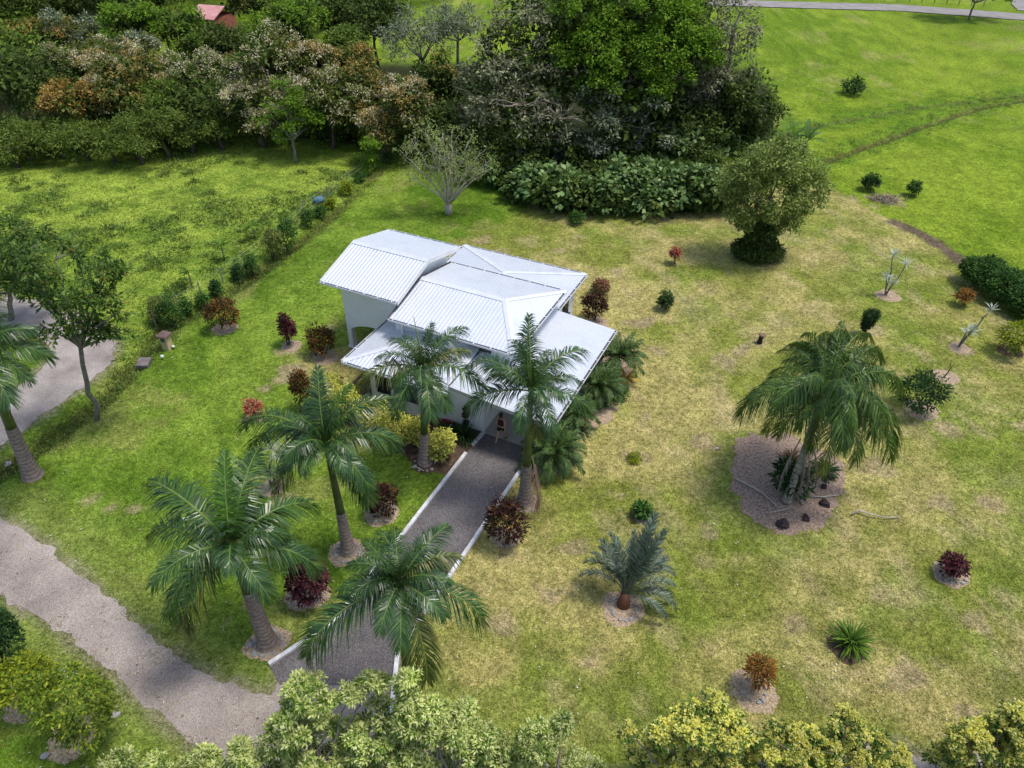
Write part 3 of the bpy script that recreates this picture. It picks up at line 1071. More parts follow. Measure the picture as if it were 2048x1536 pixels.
def frond_mesh(name, L, el0, el1, leaf, n=58, lw=.045, droop=.35, plum=.5, stalk=.12, mats=None, seed=0, a0=72, a1=28, clump=0.0):
    """feather shaped palm leaf along +X, its midrib bending from el0 to el1 degrees"""
    r = np.random.RandomState(seed)
    K = 24
    el = np.radians(el0 + (el1 - el0) * (np.arange(K) / (K - 1)) ** 1.15)
    st = L / K
    pts = np.zeros((K + 1, 3))
    for i in range(K):
        pts[i + 1] = pts[i] + np.array((math.cos(el[i]), 0, math.sin(el[i]))) * st
    b = MB()
    b.tube(pts[::2], [.034 * L / 3 * (1 - .85 * i / (K // 2)) + .004 for i in range(K // 2 + 1)], 5)
    mr = b
    t = np.linspace(stalk, .995, n)
    t = np.repeat(t, 2) + r.uniform(-.4, .4, 2 * n) / n
    t = np.clip(t, 0, .999)
    sgn = np.tile([1., -1.], n)
    f = t * K
    i0 = np.minimum(f.astype(int), K - 1)
    fr = (f - i0)[:, None]
    p = pts[i0] * (1 - fr) + pts[i0 + 1] * fr
    T = norm(pts[i0 + 1] - pts[i0])
    Sd = np.zeros_like(T)
    Sd[:, 1] = sgn
    U = np.cross(T, np.array((0, 1, 0)))
    U = np.where(U[:, 2:3] < 0, -U, U)
    al = np.radians(a0 + (a1 - a0) * t ** 1.5 + r.normal(0, 4, len(t)))
    be = np.radians(r.uniform(-18, 42, len(t)) * plum * 2)
    if clump:
        be = np.radians(np.where(r.rand(len(t)) < .5, 38, -14) * clump + r.normal(0, 6, len(t)))
    d = T * np.cos(al)[:, None] + Sd * (np.sin(al) * np.cos(be))[:, None] + U * (np.sin(al) * np.sin(be))[:, None]
    s = (t - stalk) / (1 - stalk)
    ll = leaf * (np.sin(np.pi * (np.clip(s, 0, 1) * .8 + .13)) ** .7) * r.uniform(.85, 1.1, len(t))
    wdv = norm(T - d * np.sum(T * d, 1, keepdims=True))
    dz = np.zeros_like(T)
    dz[:, 2] = -1
    q1 = p + d * (ll * .5)[:, None] + dz * (ll * droop * .18)[:, None]
    q2 = p + d * (ll * .97)[:, None] + dz * (ll * droop * .75)[:, None]
    w0, w1, w2 = lw * .7, lw, lw * .18
    V = np.stack([p - wdv * w0 / 2, p + wdv * w0 / 2, q1 - wdv * w1 / 2, q1 + wdv * w1 / 2, q2 - wdv * w2 / 2, q2 + wdv * w2 / 2], 1)
    m = len(t)
    base = np.arange(m)[:, None] * 6
    F = np.concatenate([base + np.array((0, 1, 3, 2)), base + np.array((2, 3, 5, 4))], 0)
    mr.add([tuple(v) for v in V.reshape(-1, 3)], [tuple(int(k) for k in q) for q in F], 1)
    me = mr.mesh(name, mats)
    return me, (float(pts[-1][0]) / L, float(pts[-1][2]) / L, L)


def fset(prefix, L, leaf, n, lw, droop, plum, leafm, seeds=3, classes=None, **kw):
    cl = classes or {'up': (84, 48), 'high': (66, -22), 'mid': (42, -48), 'low': (14, -62), 'hang': (-12, -82)}
    out = {}
    for k, (e0, e1) in cl.items():
        for s in range(seeds):
            out[(k, s)] = frond_mesh(prefix, L, e0 + 4 * (s - 1), e1 + 7 * (s - 1), leaf, n, lw, droop, plum, mats=[M_rachis, leafm], seed=hash_(k) + s, **kw)
    return out


def hash_(s):
    return sum(ord(c) * (i + 3) for i, c in enumerate(s)) % 997


F_royal = fset('frond', 3.0, .82, 98, .037, .7, .5, L_palm)
F_royal_new = fset('frond', 3.0, .74, 92, .037, .5, .5, L_palm_new, 1)
F_royal_old = fset('frond', 3.0, .76, 84, .042, 1.0, .6, L_palm_old, 1)
F_queen = fset('frond', 3.4, .72, 112, .034, 1.25, .9, L_queen, 3, {'up': (76, 10), 'high': (62, -50), 'mid': (40, -74), 'low': (8, -84), 'hang': (-35, -88)})
F_queen_old = fset('frond', 3.4, .62, 100, .028, 1.1, .8, L_queen_old, 1, {'up': (76, 10), 'high': (62, -50), 'mid': (40, -74), 'low': (8, -84), 'hang': (-35, -88)})
F_dead = frond_mesh('dead_frond', 3.0, -66, -89, .62, 60, .025, 1.6, .9, mats=[solid('dead_midrib', (.2, .13, .08), (.38, .28, .2), 3, .8), L_palm_dead], seed=5, a0=40, a1=15)
L_dead_grey = leaf_mat('grey_dead_leaf', [(0, (.20, .17, .13)), (1, (.42, .38, .31))], .1, .8, .2)
F_dead_grey = frond_mesh('dead_frond', 3.0, -60, -89, .24, 60, .025, 1.6, .9, mats=[solid('dead_midrib_grey', (.25, .2, .16), (.4, .35, .3), 3, .8), L_dead_grey], seed=5, a0=35, a1=12)


def solve_frond(C, R, dz, tip, lo=.6, hi=6.0, typ=3.0):
    best = None
    for i in range(240):
        s = lo + (hi - lo) * i / 239
        x, y = gp(tip[0], tip[1], C[2] + s * dz)
        e = abs(math.hypot(x - C[0], y - C[1]) - s * R)
        sc = e + .10 * abs(s - typ)
        if best is None or sc < best[0]:
            best = (sc, s, math.atan2(y - C[1], x - C[0]), e)
    return best


def put_frond(root, loc, C, sets, cls, seed, tip=None, az=None, size=None, typ=3.0, label=None, name='frond'):
    me, (R, dz, L) = sets[(cls, seed)] if isinstance(sets, dict) else sets
    if tip is not None:
        _, s, az, e = solve_frond(C, R, dz, tip, typ=typ)
        s = min(max(s, typ * .62), typ * 1.3)
    else:
        s = size
    o = obj(name, me, root, (C[0] - loc[0], C[1] - loc[1], C[2] - loc[2]), (random.uniform(-.2, .2), 0, az), s / L)
    if label:
        o['label'] = label
    return o


def palm_trunk(root, C, loc, green_z, r0, r1, mat=None, n=14, flare=.35):
    """ringed tapering trunk and the smooth green shaft below the leaves"""
    dx, dy, H = C[0] - loc[0], C[1] - loc[1], C[2] - loc[2]
    def pos(z):
        t = z / H
        return (dx * t ** 1.3, dy * t ** 1.3, z)
    zs, rad = [], []
    z = -.1
    while z < green_z:
        zs += [z, z + .09]
        t = max(z, 0) / green_z
        rr = r0 + (r1 - r0) * t + flare * r0 * math.exp(-max(z, 0) / .25)
        rad += [rr * .99, rr * 1.01]
        z += .1
    zs.append(green_z)
    rad.append(r1)
    b = MB().tube([pos(max(z, 0)) if z > 0 else (0, 0, z) for z in zs], rad, n)
    obj('trunk', b.mesh('trunk', mat or B_palm, True), root)
    k = 7
    zz = [green_z + (H + .12 - green_z) * i / k for i in range(k + 1)]
    rr = [r1 * (.92 - .02 * i) if i < 2 else r1 * (.95 - .07 * i) for i in range(k + 1)]
    b = MB().tube([pos(z) for z in zz], [max(q, .05) for q in rr], n)
    obj('crownshaft', b.mesh('crownshaft', B_green, True), root)


def royal(base, C_px, fronds, label, green_z, r0=.3, r1=.2, typ=3.0, spear=None, dead=None, extra=9, group=None):
    x, y = gp(*base)
    z0 = hz(x, y)
    cx, cy, cz = at_y(C_px[0], C_px[1], y)
    loc, C = (x, y, z0), (cx, cy, cz)
    t = thing('royal_palm', label, 'palm tree', loc)
    palm_trunk(t, C, loc, green_z, r0, r1)
    k = 0
    for f in fronds:
        u, v, cls = f[:3]
        kind = f[3] if len(f) > 3 else ''
        st = F_royal_new if kind == 'new' else F_royal_old if kind == 'old' else F_royal
        put_frond(t, loc, C, st, cls, 0 if kind else k % 3, tip=(u, v), typ=typ, label='yellowing frond' if kind == 'old' else 'fresh pale green frond' if kind == 'new' else None)
        k += 1
    rr = random.Random(int(base[0]))
    for i in range(extra):
        put_frond(t, loc, C, F_royal, rr.choice(['high', 'up', 'high', 'mid']), i % 3, az=rr.uniform(0, 6.28), size=typ * rr.uniform(.5, .72))
    if spear:
        sx, sy, sz = at_y(spear[0], spear[1], y)
        b = MB().tube([(cx - x, cy - y, cz - z0), ((cx + sx) / 2 - x, (cy + sy) / 2 - y, (cz + sz) / 2 - z0), (sx - x, sy - y, sz - z0)], [.05, .04, .012], 6)
        obj('spear_leaf', b.mesh('spear_leaf', M_rachis, True), t)
    if dead:
        put_frond(t, loc, (C[0] + dead[1], C[1] + dead[2], dead[0]), F_dead, None, 0, az=dead[3], size=dead[4], name='dead_frond', label='dry brown hanging frond')
    return t, loc, C


royal((535, 1285), (463, 1092), [(303, 956, 'high'), (440, 905, 'up', 'new'), (500, 893, 'high'), (632, 1012, 'mid'), (638, 1135, 'low'), (532, 1198, 'low'),
      (386, 1275, 'hang', 'old'), (331, 1226, 'low'), (303, 1169, 'mid'), (300, 1070, 'mid'), (482, 1062, 'high'), (560, 1050, 'low', 'old')],
      'royal palm at the lower left with a thick ringed trunk, beside the kerb end', 3.1, .31, .22, 3.2)
royal((697, 1100), (652, 892), [(487, 852, 'mid'), (640, 735, 'up'), (782, 800, 'high'), (800, 888, 'mid'), (738, 975, 'low'), (690, 945, 'mid'), (548, 985, 'low', 'old'),
      (498, 885, 'low'), (560, 940, 'mid'), (735, 1010, 'hang'), (700, 770, 'up', 'new'), (600, 800, 'high')],
      'royal palm left of the driveway in a stone ring, between hedge and lowest palm', 2.3, .27, .18, 3.2)
royal((850, 925), (848, 740), [(752, 718, 'high'), (775, 680, 'high'), (932, 655, 'high'), (938, 700, 'high', 'old'), (965, 775, 'mid'), (893, 820, 'low'), (790, 830, 'low'),
      (716, 772, 'mid', 'old'), (862, 838, 'low'), (800, 700, 'up')],
      'royal palm by the yellow hedge, standing in front of the white house wall', 1.8, .27, .18, 3.1, spear=(827, 632))
royal((1050, 1000), (1062, 782), [(940, 732, 'mid'), (1022, 680, 'high'), (1085, 635, 'up'), (1172, 702, 'high'), (1162, 765, 'mid'), (1182, 822, 'low'), (935, 828, 'low'),
      (1035, 860, 'low'), (1110, 860, 'low'), (1075, 850, 'hang', 'old'), (1130, 720, 'high')],
      'royal palm right of the driveway with a dead brown frond hanging down its trunk', 2.2, .30, .20, 3.1, spear=(1058, 648), dead=(3.0, .12, -.42, -.9, 2.5))
royal((822, 1412), (800, 1168), [(752, 1062, 'high'), (888, 1045, 'high'), (922, 1118, 'high', 'old'), (972, 1238, 'low'), (868, 1352, 'hang', 'old'), (805, 1300, 'low'), (612, 1312, 'low'),
      (700, 1128, 'mid', 'new'), (760, 1260, 'mid'), (735, 1075, 'high'), (850, 1100, 'up'), (690, 1180, 'mid')],
      'royal palm whose crown hangs over the lower driveway, nearest of the palms', 2.4, .26, .17, 3.0)
royal((65, 950), (-36, 712), [(102, 716, 'mid'), (66, 655, 'high'), (22, 805, 'low'), (0, 600, 'high'), (88, 690, 'mid', 'old'), (-70, 640, 'high'), (-130, 720, 'mid'), (-100, 800, 'low'),
      (-30, 830, 'low'), (-40, 600, 'up'), (60, 760, 'low'), (20, 690, 'mid')],
      'royal palm leaning out of the left edge of the view beside the side road', 2.9, .34, .23, 3.7)

# --- queen palm
x, y = gp(1572, 1003)
loc = (x, y, hz(x, y))
cx, cy, cz = at_y(1648, 790, y + .8)
C = (cx, cy, cz)
q = thing('queen_palm', 'large drooping palm in the wide round mulch bed on the right lawn', 'palm tree', loc)
b = MB()
zz = np.linspace(0, cz, 26)
b.tube([((cx - x) * (z / cz) ** .9, (cy - y) * (z / cz), z) for z in zz], [.15 + .10 * math.exp(-z / .2) + .012 * (i % 2) for i, z in enumerate(zz)], 12)
obj('trunk', b.mesh('trunk', bark('queen_bark', (.16, .14, .11), (.42, .39, .33), 1.2), True), q)
tips = [(1480, 832, 'mid'), (1500, 800, 'mid'), (1528, 768, 'mid'), (1545, 745, 'high'), (1588, 690, 'high'), (1612, 668, 'high'), (1655, 650, 'high'), (1700, 652, 'high'), (1748, 672, 'high'), (1790, 692, 'high'),
        (1800, 725, 'mid'), (1822, 775, 'mid'), (1815, 850, 'low'), (1806, 895, 'low'), (1775, 925, 'low'), (1708, 925, 'low'), (1655, 945, 'low', 'old'), (1618, 900, 'hang'), (1565, 880, 'low'), (1530, 865, 'low', 'old'),
        (1690, 880, 'mid'), (1740, 790, 'high'), (1620, 760, 'high'), (1770, 870, 'mid', 'old'), (1670, 840, 'high'), (1640, 820, 'high'), (1720, 850, 'mid'), (1600, 800, 'high'), (1690, 700, 'up'), (1640, 700, 'up'), (1600, 860, 'mid'), (1740, 920, 'hang', 'old'), (1560, 820, 'mid')]
for i, f in enumerate(tips):
    put_frond(q, loc, C, F_queen_old if len(f) > 3 else F_queen, f[2], 0 if len(f) > 3 else i % 3, tip=f[:2], typ=3.5)
rq = random.Random(77)
for i in range(22):
    put_frond(q, loc, C, F_queen, rq.choice(['high', 'mid', 'high', 'up']), i % 3, az=rq.uniform(0, 6.28), size=3.5 * rq.uniform(.72, 1.0))
for i, (dx, dy, az, s) in enumerate([(.0, -.1, -1.5, 3.1), (.15, -.15, -.7, 3.3), (-.1, -.1, 3.6, 3.0), (.25, 0, -1.1, 2.8)]):
    put_frond(q, loc, (C[0] - .45 + dx, C[1] - .3 + dy, C[2] - 1.6 - .2 * i), F_dead_grey, None, 0, az=az, size=s * .9, name='dead_frond', label='dry grey hanging frond')

# --- blue triangle palm
x, y = gp(1247, 1208)
loc = (x, y, hz(x, y))
tp = thing('triangle_palm', 'blue grey palm with stiff arching fronds and a short reddish trunk', 'palm tree', loc)
b = MB().tube([(0, 0, -.05), (0, 0, .3), (0, 0, .75)], [.26, .22, .16], 12)
obj('trunk', b.mesh('trunk', solid('red_trunk', (.09, .035, .02), (.19, .08, .045), 5, .8), True), tp)
F_blue = {}
for k, (e0, e1) in {'up': (86, 60), 'high': (80, -15), 'mid': (68, -55), 'low': (46, -75)}.items():
    F_blue[(k, 0)] = frond_mesh('frond', 3.2, e0, e1, .44, 76, .034, .1, .6, .3, [solid('blue_midrib', (.05, .07, .05), (.12, .15, .11), 3, .5), L_blue], hash_(k), 60, 25)
C = (x, y, .55)
for (u, v, cl, ty) in [(1300, 1022, 'up', 3.6), (1252, 1062, 'up', 2.9), (1212, 1075, 'high', 2.7), (1195, 1095, 'high', 2.8), (1165, 1128, 'mid', 2.8), (1158, 1155, 'mid', 2.8), (1320, 1095, 'high', 2.7), (1336, 1120, 'high', 2.6),
                       (1345, 1140, 'mid', 2.5), (1350, 1170, 'mid', 2.5), (1352, 1222, 'low', 2.6), (1332, 1240, 'low', 2.6), (1290, 1070, 'up', 3.0), (1225, 1060, 'up', 2.9), (1310, 1060, 'up', 3.2), (1345, 1200, 'low', 2.4),
                       (1180, 1108, 'high', 2.8), (1240, 1072, 'high', 2.6), (1275, 1078, 'high', 2.5), (1290, 1095, 'high', 2.4), (1325, 1105, 'high', 2.6), (1315, 1045, 'up', 3.4), (1230, 1085, 'high', 2.3), (1300, 1110, 'mid', 2.2), (1200, 1140, 'mid', 2.2), (1265, 1090, 'up', 2.4), (1350, 1150, 'mid', 2.6)]:
    put_frond(tp, loc, C, F_blue, cl, 0, tip=(u, v), typ=ty)


# --- strap leaved plants
def strap_mesh(name, mat, n, L, w, e_lo, e_hi, droop, seed=0, segs=5, base_r=.06, z0=0.0, center=(0, 0, 0)):
    r = np.random.RandomState(seed)
    vs, fs = [], []
    for i in range(n):
        az = r.rand() * 6.283
        el = math.radians(r.uniform(e_lo, e_hi))
        ln = L * r.uniform(.7, 1.15)
        p = np.array((center[0] + math.cos(az) * base_r * r.rand(), center[1] + math.sin(az) * base_r * r.rand(), center[2] + z0))
        side = np.array((-math.sin(az), math.cos(az), 0))
        k = len(vs)
        for j in range(segs + 1):
            t = j / segs
            ww = w * (math.sin(math.pi * (.12 + .8 * t)) ** .7) * .5
            if j == segs:
                ww = w * .06
            vs += [tuple(p - side * ww), tuple(p + side * ww)]
            p = p + np.array((math.cos(az) * math.cos(el), math.sin(az) * math.cos(el), math.sin(el))) * ln / segs
            el -= math.radians(droop) / segs * (1 + t)
        for j in range(segs):
            fs.append((k + 2 * j, k + 2 * j + 1, k + 2 * j + 3, k + 2 * j + 2))
    m = MB()
    m.add(vs, fs)
    return m.mesh(name, mat)


PAL = {
    'green': leaf_mat('shrub_green', [(0, (0.03, 0.0825, 0.018)), (.6, (0.0675, 0.158, 0.027)), (1, (0.135, 0.255, 0.045))]),
    'dark': leaf_mat('shrub_dark_green', [(0, (0.0168, 0.049, 0.014)), (.7, (0.0392, 0.098, 0.0224)), (1, (0.077, 0.154, 0.042))]),
    'bright': leaf_mat('bright_green', [(0, (.06, .14, .014)), (.6, (.11, .21, .02)), (1, (.18, .29, .035))], .35),
    'croton_red': leaf_mat('croton_red', [(0, (.03, .035, .012)), (.35, (.06, .025, .018)), (.6, (.08, .085, .018)), (.8, (.26, .10, .02)), (1, (.42, .20, .03))]),
    'croton_dark': leaf_mat('croton_dark', [(0, (.02, .010, .010)), (.5, (.06, .016, .018)), (.8, (.05, .045, .015)), (.93, (.22, .06, .03)), (1, (.34, .24, .05))]),
    'croton_purple': leaf_mat('croton_purple', [(0, (0.0345, 0.0092, 0.0161)), (.6, (0.0978, 0.0207, 0.0345)), (1, (0.184, 0.0575, 0.0575))]),
    'croton_orange': leaf_mat('croton_orange', [(0, (.10, .06, .02)), (.5, (.32, .15, .03)), (.8, (.45, .20, .04)), (1, (.14, .14, .03))]),
    'redcream': leaf_mat('red_cream', [(0, (.50, .05, .03)), (.5, (.42, .10, .06)), (.8, (.62, .48, .28)), (1, (.10, .14, .03))]),
    'pinkish': leaf_mat('pink_green', [(0, (.06, .11, .03)), (.5, (.16, .14, .06)), (.75, (.48, .12, .10)), (1, (.5, .2, .15))]),
    'yellow': leaf_mat('yellow_hedge_leaf', [(0, (0.22, 0.297, 0.033)), (.35, (0.55, 0.55, 0.077)), (.75, (0.748, 0.704, 0.154)), (1, (0.814, 0.792, 0.264))], .3),
    'yelgreen': leaf_mat('yellow_green_leaf', [(0, (.08, .15, .015)), (.5, (.24, .32, .02)), (1, (.46, .46, .03))], .35),
    'olive': leaf_mat('olive_leaf', [(0, (0.084, 0.119, 0.028)), (.6, (0.168, 0.217, 0.049)), (1, (0.28, 0.308, 0.084))]),
    'lime': leaf_mat('lime_leaf', [(0, (.06, .12, .015)), (.5, (.15, .23, .02)), (.85, (.26, .33, .03)), (1, (.45, .46, .05))], .35),
    'silver': leaf_mat('silver_leaf', [(0, (.38, .42, .34)), (1, (.62, .64, .56))], .2),
    'variegated': leaf_mat('variegated_leaf', [(0, (.05, .10, .03)), (.5, (.12, .17, .06)), (1, (.45, .46, .26))]),
    'gold': leaf_mat('gold_leaf', [(0, (.45, .30, .02)), (1, (.70, .48, .05))]),
}


def base_of(u, v):
    x, y = gp(u, v)
    return x, y, hz(x, y)


def shrub(name, label, cat, u, vb, vt, wpx, kind, leaf=(.17, .06), stems=3, n=None, seed=None, group=None, low=.12, per=13, lift=0.0, dense=1.0, uc=None):
    x, y, z = base_of(u, vb)
    top = at_y(uc if uc is not None else u, vt, y)
    H = top[2] - z
    cxo = (top[0] - x) * .6
    rr = wpx / 2 / ppm(x, y, H)
    t = thing(name, label, cat, (x, y, z), 0, group)
    seed = seed or int(u * 3 + vb)
    rnd = random.Random(seed)
    lo = H * low + lift
    blobs = [(cxo, 0, (H + lo) / 2, rr * .82, rr * .8, (H - lo) / 2 * .95)]
    for i in range(5):
        a = i * 1.256 + rnd.random()
        blobs.append((cxo + math.cos(a) * rr * .5, math.sin(a) * rr * .5, lo + (H - lo) * rnd.uniform(.35, .72), rr * rnd.uniform(.36, .52), rr * rnd.uniform(.36, .52), (H - lo) * rnd.uniform(.22, .34)))
    n = n or int(40 * dense * (rr + .25) * (H + .4) / (leaf[0] * 4) ** 2 * .6) + 25
    V, F = crown(blobs, n, per, leaf[0] * .75, leaf[0], leaf[1], seed, zmin=-.7, inner=.25, shell=(.85, 1.12))
    obj('foliage', np_mesh('foliage', V, F, PAL[kind] if isinstance(kind, str) else kind), t)
    paths = []
    for i in range(stems):
        a = rnd.uniform(0, 6.28)
        e = (cxo + math.cos(a) * rr * .45, math.sin(a) * rr * .45, lo + (H - lo) * .55)
        paths.append((bent((rnd.uniform(-.04, .04), rnd.uniform(-.04, .04), -.05), e, .25, rnd), .035 * max(.6, H / 1.6), .012))
    obj('stem', branch_mesh('stem', B_dark, 0, paths, 6), t)
    return t


shrub('croton_bush', 'round dark red croton bush on the left lawn, farthest from the house', 'bush', 443, 655, 601, 58, 'croton_red')
shrub('croton_bush', 'slim upright purple croton between the round croton and the white wing', 'bush', 577, 688, 630, 26, 'croton_purple', uc=570)
shrub('croton_bush', 'ball shaped orange and dark croton close to the white wing', 'bush', 641, 708, 653, 50, 'croton_red', low=.08)
shrub('croton_bush', 'small red and cream croton alone on the lawn left of the palms', 'bush', 506, 832, 804, 26, 'redcream', low=.2)
shrub('croton_bush', 'tall column of orange and dark leaves at the end of the yellow hedge', 'bush', 599, 820, 742, 34, 'croton_red', leaf=(.15, .05), stems=2)
shrub('croton_bush', 'dark croton with yellow tips in a stone ring left of the driveway', 'bush', 762, 1028, 980, 54, 'croton_dark', low=.05)
shrub('croton_bush', 'deep purple croton half under the fronds of the lowest left palm', 'bush', 614, 1202, 1128, 74, 'croton_purple', low=.05)
shrub('croton_bush', 'big dark orange croton against the right kerb of the driveway', 'bush', 1012, 1084, 1003, 74, 'croton_dark', low=.05, leaf=(.2, .06))
shrub('croton_bush', 'dark brown leaved croton tree behind the right corner of the carport roof', 'bush', 1189, 640, 588, 46, 'croton_dark', low=.2)
shrub('croton_bush', 'low pinkish bush behind the house on the dry lawn', 'bush', 1203, 582, 560, 28, 'pinkish', low=.05)
shrub('bush', 'small dark green bush on a bare patch right of the house', 'bush', 1332, 616, 586, 24, 'dark', low=.05)
shrub('croton_bush', 'thin bush topped with coral red flowers in the middle of the back lawn', 'bush', 1350, 526, 497, 18, 'redcream', low=.25, leaf=(.14, .06))
shrub('bush', 'small green bush before the large leaved hedge', 'bush', 1155, 445, 423, 26, 'green', low=.05)
shrub('bush', 'dark bush standing at the lawn edge by the cut twigs', 'bush', 1742, 378, 350, 30, 'dark', low=.1, leaf=(.2, .08))
shrub('bush', 'thin young bush in the right field beside the darker bush', 'bush', 1830, 390, 364, 18, 'green', low=.1, leaf=(.2, .08))
shrub('bush', 'lone dark bush far out in the right field', 'bush', 1708, 188, 156, 32, 'dark', low=.02, leaf=(.3, .1))
shrub('bush', 'broad dark green bush just right of the drooping palm', 'bush', 1846, 820, 752, 78, 'dark', low=.08, leaf=(.22, .07))
shrub('croton_bush', 'small orange plant before the clipped dark hedge', 'bush', 1930, 610, 584, 20, 'croton_orange', low=.3, leaf=(.22, .05))
shrub('bromeliad_bush', 'yellow green bush with red leaves at the right edge', 'bush', 2036, 706, 648, 56, 'yelgreen', low=.03, leaf=(.26, .06))
shrub('croton_bush', 'small purple croton in a stone ring far to the right', 'bush', 1906, 1148, 1117, 34, 'croton_purple', uc=1913, low=.1)
shrub('croton_bush', 'small orange croton in a pale ring on the lower right lawn', 'bush', 1512, 1376, 1324, 40, 'croton_orange', uc=1524, low=.28, leaf=(.2, .045))
shrub('bush', 'small broad leaved plant behind the blue palm', 'bush', 1284, 1030, 1012, 24, 'green', leaf=(.2, .1), low=.05, dense=.7)
shrub('bush', 'low straw green tuft on a dry round patch right of the driveway', 'bush', 1271, 918, 910, 26, 'yelgreen', leaf=(.12, .03), low=.0, dense=.45)
shrub('bush', 'dark leafy plant at the foot of the drooping palm, behind its trunk', 'bush', 1590, 985, 930, 60, 'dark', leaf=(.3, .09), low=.0)
shrub('bush', 'rounded dark shrub cut by the left edge below the gravel road', 'bush', -2, 1325, 1235, 60, 'dark', leaf=(.11, .05))
shrub('bush', 'yellow leaved shrub below the gravel road', 'bush', 45, 1408, 1330, 92, 'yelgreen', leaf=(.16, .07), low=.2, uc=52, dense=.75)
shrub('bush', 'large green and yellow shrub standing in front of the smaller yellow one', 'bush', 140, 1478, 1362, 122, 'lime', leaf=(.15, .06), low=.2, uc=148, dense=.6)
shrub('bush', 'low green cushion plant in front of the upper side bed by the carport', 'bush', 1225, 790, 770, 60, 'green', leaf=(.14, .05), low=0)

# pale yellow hedge: several mounds that grew together
for i, (u, vb, vt, w, lab) in enumerate([(655, 812, 752, 60, 'pale yellow hedge mound at the far left end of the row'), (690, 838, 775, 70, 'pale yellow hedge mound behind the raised palm frond'),
                                         (745, 862, 806, 66, 'pale yellow hedge mound under the palm frond tips'), (790, 888, 828, 64, 'pale yellow hedge mound left of the palm trunk'),
                                         (832, 893, 838, 50, 'pale yellow hedge mound right behind the palm trunk'), (884, 916, 862, 56, 'pale yellow hedge mound nearest to the driveway')]):
    shrub('yellow_hedge', lab, 'hedge', u, vb, vt, w, 'yellow', leaf=(.115, .065), low=.0, group='mounds of the yellow hedge by the house', dense=.62)


def straps(name, label, cat, u, v, n, L, w, kind, el=(25, 80), droop=70, z=0.0, group=None):
    x, y, zz = base_of(u, v)
    t = thing(name, label, cat, (x, y, zz), 0, group)
    obj('leaves', strap_mesh('leaves', PAL[kind], n, L, w, el[0], el[1], droop, int(u + v), z0=z), t)
    return t


straps('lily_clump', 'bright green clump of arching lily leaves on the lower right lawn', 'plant', 1700, 1288, 130, 1.0, .06, 'bright', (30, 85), 55)
straps('strap_plant', 'dark arching grass like clump against the garage wall corner', 'plant', 928, 876, 110, .85, .05, 'dark')
straps('strap_plant', 'smaller dark strappy clump left of the larger one by the wall', 'plant', 898, 862, 60, .6, .05, 'dark')
straps('spider_plant', 'variegated strappy clump at the front corner of the side bed', 'plant', 1160, 866, 80, .75, .05, 'variegated')
straps('spider_plant', 'variegated strappy clump beside the first, nearer the carport post', 'plant', 1138, 872, 60, .7, .05, 'variegated')
straps('spider_plant', 'small variegated clump under the middle side palm', 'plant', 1205, 815, 50, .6, .05, 'variegated')
straps('ginger_plant', 'golden yellow leaves showing below the corner of the carport roof', 'plant', 1146, 848, 26, .9, .11, 'gold', (35, 85), 50)
straps('ginger_plant', 'golden yellow leaves beside the upper side palm', 'plant', 1252, 758, 20, .7, .1, 'gold', (20, 70), 60)
straps('ginger_plant', 'small red brown weeds in the mulch left of the drooping palm trunk', 'plant', 1583, 918, 60, .6, .04, 'croton_orange', (15, 70), 50)
straps('strap_plant', 'low dark fern like clump right of the drooping palm trunk', 'plant', 1650, 945, 70, .8, .08, 'dark', (20, 60), 60)

# small palms in the bed beside the carport
F_small = {}
for k, (e0, e1) in {'high': (74, 10), 'mid': (52, -30), 'low': (24, -55)}.items():
    F_small[(k, 0)] = frond_mesh('frond', 1.4, e0, e1, .32, 40, .028, .3, .5, .15, [M_rachis, L_cycad], hash_(k), 62, 25)


def small_palm(label, u, vb, vt, size, nf=26, seed=1, name='small_palm', stem=.3):
    x, y, z = base_of(u, vb)
    top = at_y(u, vt, y)[2]
    ch = max(.25, top - z - size * .75)
    t = thing(name, label, 'small palm', (x, y, z))
    b = MB().tube([(0, 0, -.05), (0, 0, ch)], [.10, .08], 8)
    obj('trunk', b.mesh('trunk', B_dark, True), t)
    rnd = random.Random(seed)
    for i in range(nf):
        k = ('high', 'mid', 'low')[i * 3 // nf]
        put_frond(t, (x, y, z), (x, y, z + ch), F_small, k, 0, az=i * 2.39996 + rnd.uniform(-.2, .2), size=size * rnd.uniform(.85, 1.12))
    return t


small_palm('feathery palm at the upper end of the bed beside the carport', 1233, 752, 680, 1.5, 44, 1)
small_palm('feathery palm in the middle of the bed beside the carport', 1195, 800, 740, 1.4, 42, 2)
small_palm('feathery palm at the front carport corner, under the roof edge', 1150, 850, 800, 1.2, 36, 3)
small_palm('large dark cycad like palm right of the palm with the dead frond', 1105, 932, 868, 1.6, 54, 4)
small_palm('little dark palm at the back corner of the carport', 1170, 760, 735, .7, 16, 5)


# pale spiky yucca heads on stems
def yucca(label, u, v, heads, kind='variegated', L=.55, n=60, w=.035, name='yucca', cat='yucca', e=(-35, 88), dr=15):
    x, y, z = base_of(u, v)
    t = thing(name, label, cat, (x, y, z))
    for i, (hu, hv) in enumerate(heads):
        p = at_y(hu, hv, y)
        c = (p[0] - x, (i % 3 - 1) * .15, p[2] - z)
        b = MB().tube(bent((0, 0, -.05), c, .12, random.Random(i + int(u))), [.05, .045, .04, .04, .035, .03], 7)
        obj('stem', b.mesh('stem', B_grey, True), t)
        obj('leaf_head', strap_mesh('leaf_head', PAL[kind], n, L, w, e[0], e[1], dr, i + int(u), center=c, segs=3), t)
    return t


